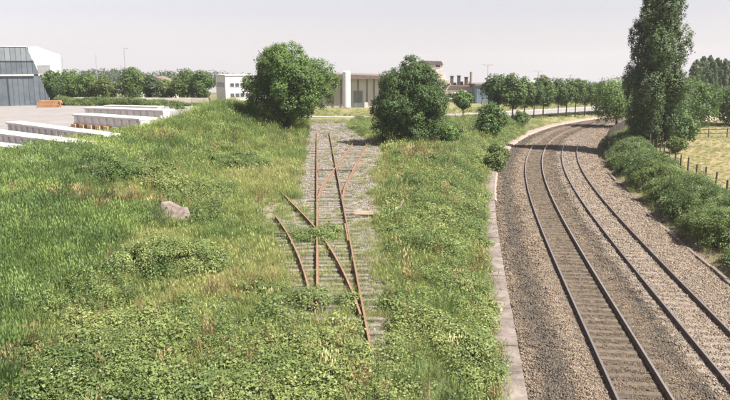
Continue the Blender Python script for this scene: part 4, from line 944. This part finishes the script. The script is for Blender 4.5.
# factory: stair tower, furnace hall with stacks, blue hall, long warehouse
def factory():
    Y = 178; x0, z0 = at_depth(420, 65, Y); x1, _ = at_depth(442.5, 65, Y); t, hx = block('factory_tower', x0, x1, Y, Y + 8, .45, z0, M_cream, 'tall cream factory tower behind the dense round tree')
    a, zt = at_depth(431, 60, Y); MB().prism([(-hx - .2, z0 - .445), (hx + .2, z0 - .445), (hx - .3, zt - .75), (-hx + .4, zt - .6)], -.2, 8.2).build('roof', M_brownroof, t)
    for k in range(3): window(t, hx - 1.7, hx - .6, 2.2 + 3 * k, 3.6 + 3 * k)
    Y = 172; X0, _ = at_depth(441, 90, Y); X1, _ = at_depth(474, 90, Y); xc = (X0 + X1) / 2; hx = (X1 - X0) / 2; t = empty('furnace_hall', (xc, Y, .45), 'pinkish industrial hall with dark openings and three stacks', 'building')
    M_pink = plain('pink_plaster', (.46, .39, .35), (.58, .50, .45), .5, .85)
    M_rustbox = plain('sooty_steel', (.05, .035, .03), (.10, .07, .055), 2, .8)
    def z(py): return at_depth(455, py, Y)[1] - .45
    MB().box(-hx, 0, 0, hx, 14, z(90)).build('wall', M_pink, t)
    MB().prism([(-hx, z(90) + .004), (hx, z(90) + .004), (hx, z(87)), (-hx * .3, z(87)), (-hx * .55, z(80)), (-hx, z(79))], .3, 14).build('upper_wall', M_pink, t)
    MB().bevel_box(-hx * .45, -.4, z(87) + .004, hx + .2, 14, z(85.5), .03).build('roof', M_brownroof, t)
    MB().box(-hx - .1, -.9, z(99), hx + .1, -.003, z(98)).build('ledge', M_cream, t)
    for i in range(6): q = -hx + .5 + i * (2 * hx - .8) / 6; MB().box(q, -.05, z(97.5), q + .8, -.002, z(92)).build('opening', M_dark, t)
    for px, top in ((453, 77), (460, 76.5), (467.5, 78)):
        q = at_depth(px, 80, Y)[0] - xc; k_ = MB().box(q - .36, 2, z(86), q + .36, 2.7, z(top)).build('stack', M_rustbox, t); MB().box(q - .45, 1.9, z(top) + .003, q + .45, 2.8, z(top) + .22).build('cap', M_dark, k_)
    MB().tube([(at_depth(473, 80, Y)[0] - xc, 3, 0), (at_depth(473, 80, Y)[0] - xc, 3, z(72))], .35, 10).build('chimney', plain('chimney_grey', (.2, .18, .17), (.3, .27, .25), 1, .85), t)
    for k, (px, top, wd) in enumerate(((443.5, 73, .9), (448, 80, .5), (457, 83, .35), (464, 82, .35), (471, 81, .6))):
        q = at_depth(px, 80, Y)[0] - xc; MB().box(q - wd, 3.2 + .2 * k, z(87.5), q + wd, 5.0 + .2 * k, z(top)).build('roof_plant', (M_pink, M_cream, M_dark, M_dark, M_beige)[k], t)
    MB().tube([(-hx * .2, -.35, z(93)), (hx * .5, -.35, z(91.5)), (hx * .9, -.35, z(95))], .16, 8).build('pipe', M_trim, t)
    MB().box(-hx - .1, -.8, z(93.2), hx * .6, -.003, z(92.7)).build('ledge', M_cream, t)
    MB().tube([(-hx + .3, -.5, 0), (-hx + .3, -.5, z(88)), (-hx + 2.0, -.5, z(84))], .22, 8).build('pipe', M_dark, t)
    Y = 166; x0, z0 = at_depth(476, 86, Y); x1, _ = at_depth(500, 86, Y); t, hx = block('blue_hall', x0, x1, Y, Y + 15, .45, z0, plain('blue_cladding', (.10, .155, .20), (.14, .20, .25), .5, .6), 'blue clad hall with a brown roof edge behind the street trees', 'building', M_brownroof, .2, .45)
    for i in range(5): MB().box(-hx + i * 1.3 + .2, -.05, .1, -hx + i * 1.3 + .28, -.002, z0 - .6).build('rib', M_blue2, t)
    Y = 205; x0, z0 = at_depth(490, 86, Y); x1, z1 = at_depth(665, 88, Y); t, hx = block('long_warehouse', x0, x1, Y, Y + 40, .45, z1 - .6, M_beige, 'very long low warehouse with a flat brown roof beyond the avenue', 'building', M_brownroof, .4, .9)
    xc = (x0 + x1) / 2; zz = z1 - 1.05 + .9
    a, b = at_depth(543, 80, Y)[0] - xc, at_depth(553, 80, Y)[0] - xc; MB().box(a, 3, zz + .005, b, 8, at_depth(548, 80, Y)[1] - .45).build('roof_cabin', M_beige, t); MB().box(a - .7, 2.5, at_depth(548, 80, Y)[1] - .445, b + .2, 8.4, at_depth(548, 78.5, Y)[1] - .45).build('cabin_roof', M_brownroof, t)
    for i in range(14): q = -hx + 1.5 + i * (2 * hx - 3) / 13; MB().box(q - .15, -.1, 0, q + .15, -.003, z1 - 1.06).build('pilaster', M_cream, t)
    MB().box(-hx * .75, 1, zz + .004, -hx * .05, 39, zz + 1.0).build('rooflight', M_cream, t)
factory()
def house():
    Y = 175; x, zt = at_depth(155, 77, Y); t = empty('small_house', (x, Y, .45), 'pale house with a grey roof half hidden by trees behind the yard', 'house'); h = zt - .45
    MB().box(-4, 0, 0, 4, 8, h - 1.6).build('wall', M_white, t); MB().prism([(-4.4, h - 1.597), (4.4, h - 1.597), (0, h + .1)], -.3, 8.3).build('roof', M_brownroof, t)
    for q in (-2.4, 1.0): window(t, q, q + 1.2, h - 3.4, h - 2.2)
house()
# low pale wall behind the yard, seen under the trees
wl = empty('boundary_wall', (-44, 134.5, gz(-44, 134.5) - .1), 'low pale boundary wall under the trees behind the yard', 'wall', rz=-.06); 
for i in range(9): MB().bevel_box(-14 + i * 3.2, -.1, 0, -14 + i * 3.2 + 3.17, .1, 1.45 + .02 * (i % 2), .02).build('panel', M_cream, wl)

# ------------------------------------------------------------------ lamp posts and masts
M_pole = plain('galvanised_pole', (.30, .30, .31), (.42, .42, .43), 2, .5, .5)
def lamp(px, top, Y, label, double=False):
    x, z = at_depth(px, top, Y); t = empty('street_lamp', (x, Y, .45), label, 'street lamp', 'street lamps'); h = z - .45
    MB().tube([(0, 0, 0), (0, 0, h * .5), (0, 0, h)], [.11, .085, .06], 8).build('pole', M_pole, t)
    for sg in ((-1, 1) if double else (1,)):
        MB().tube([(0, 0, h - .1), (sg * .3, 0, h + .05), (sg * .5, 0, h + .06)], .04, 6).build('arm', M_pole, t); MB().bevel_box(sg * .72 - .3, -.16, h - .02, sg * .72 + .3, .16, h + .12, .04).build('lamp_head', M_pole, t)
lamp(124, 48.5, 150, 'tall street lamp above the dark cone shaped tree'); lamp(488, 65, 140, 'street lamp left of the avenue trees', True); lamp(538.5, 71, 158, 'street lamp above the middle of the avenue', True); lamp(570.5, 75, 170, 'street lamp above the right half of the avenue', True); lamp(612.5, 79, 185, 'street lamp farthest right, just left of the tall poplar', True)
def mast(px, top, Y, label):
    x, z = at_depth(px, top, Y); t = empty('mast', (x, Y, .45), label, 'mast'); MB().tube([(0, 0, 0), (0, 0, z - .45)], [.12, .05], 6).build('pole', M_pole, t); MB().tube([(-.5, 0, z - 1.2), (.5, 0, z - 1.2)], .03, 5).build('crossbar', M_pole, t)
mast(95.5, 54, 210, 'thin mast rising over the trees behind the yard'); mast(62, 57, 210, 'short mast next to the white hall'); mast(121, 65, 165, 'short mast just left of the tall street lamp')

# ------------------------------------------------------------------ summer haze
hz = MB().box(-700, -40, -130, 700, 2400, 45).build('haze', []); hz['kind'] = 'stuff'
hm = bpy.data.materials.new('summer_haze'); hm.use_nodes = True; n = hm.node_tree; n.nodes.clear(); ho = n.nodes.new('ShaderNodeOutputMaterial'); pv = n.nodes.new('ShaderNodeVolumePrincipled')
pv.inputs['Color'].default_value = (.92, .92, .95, 1); pv.inputs['Density'].default_value = .0003; pv.inputs['Anisotropy'].default_value = .3; n.links.new(pv.outputs[0], ho.inputs['Volume'])
hz.data.materials.append(hm)
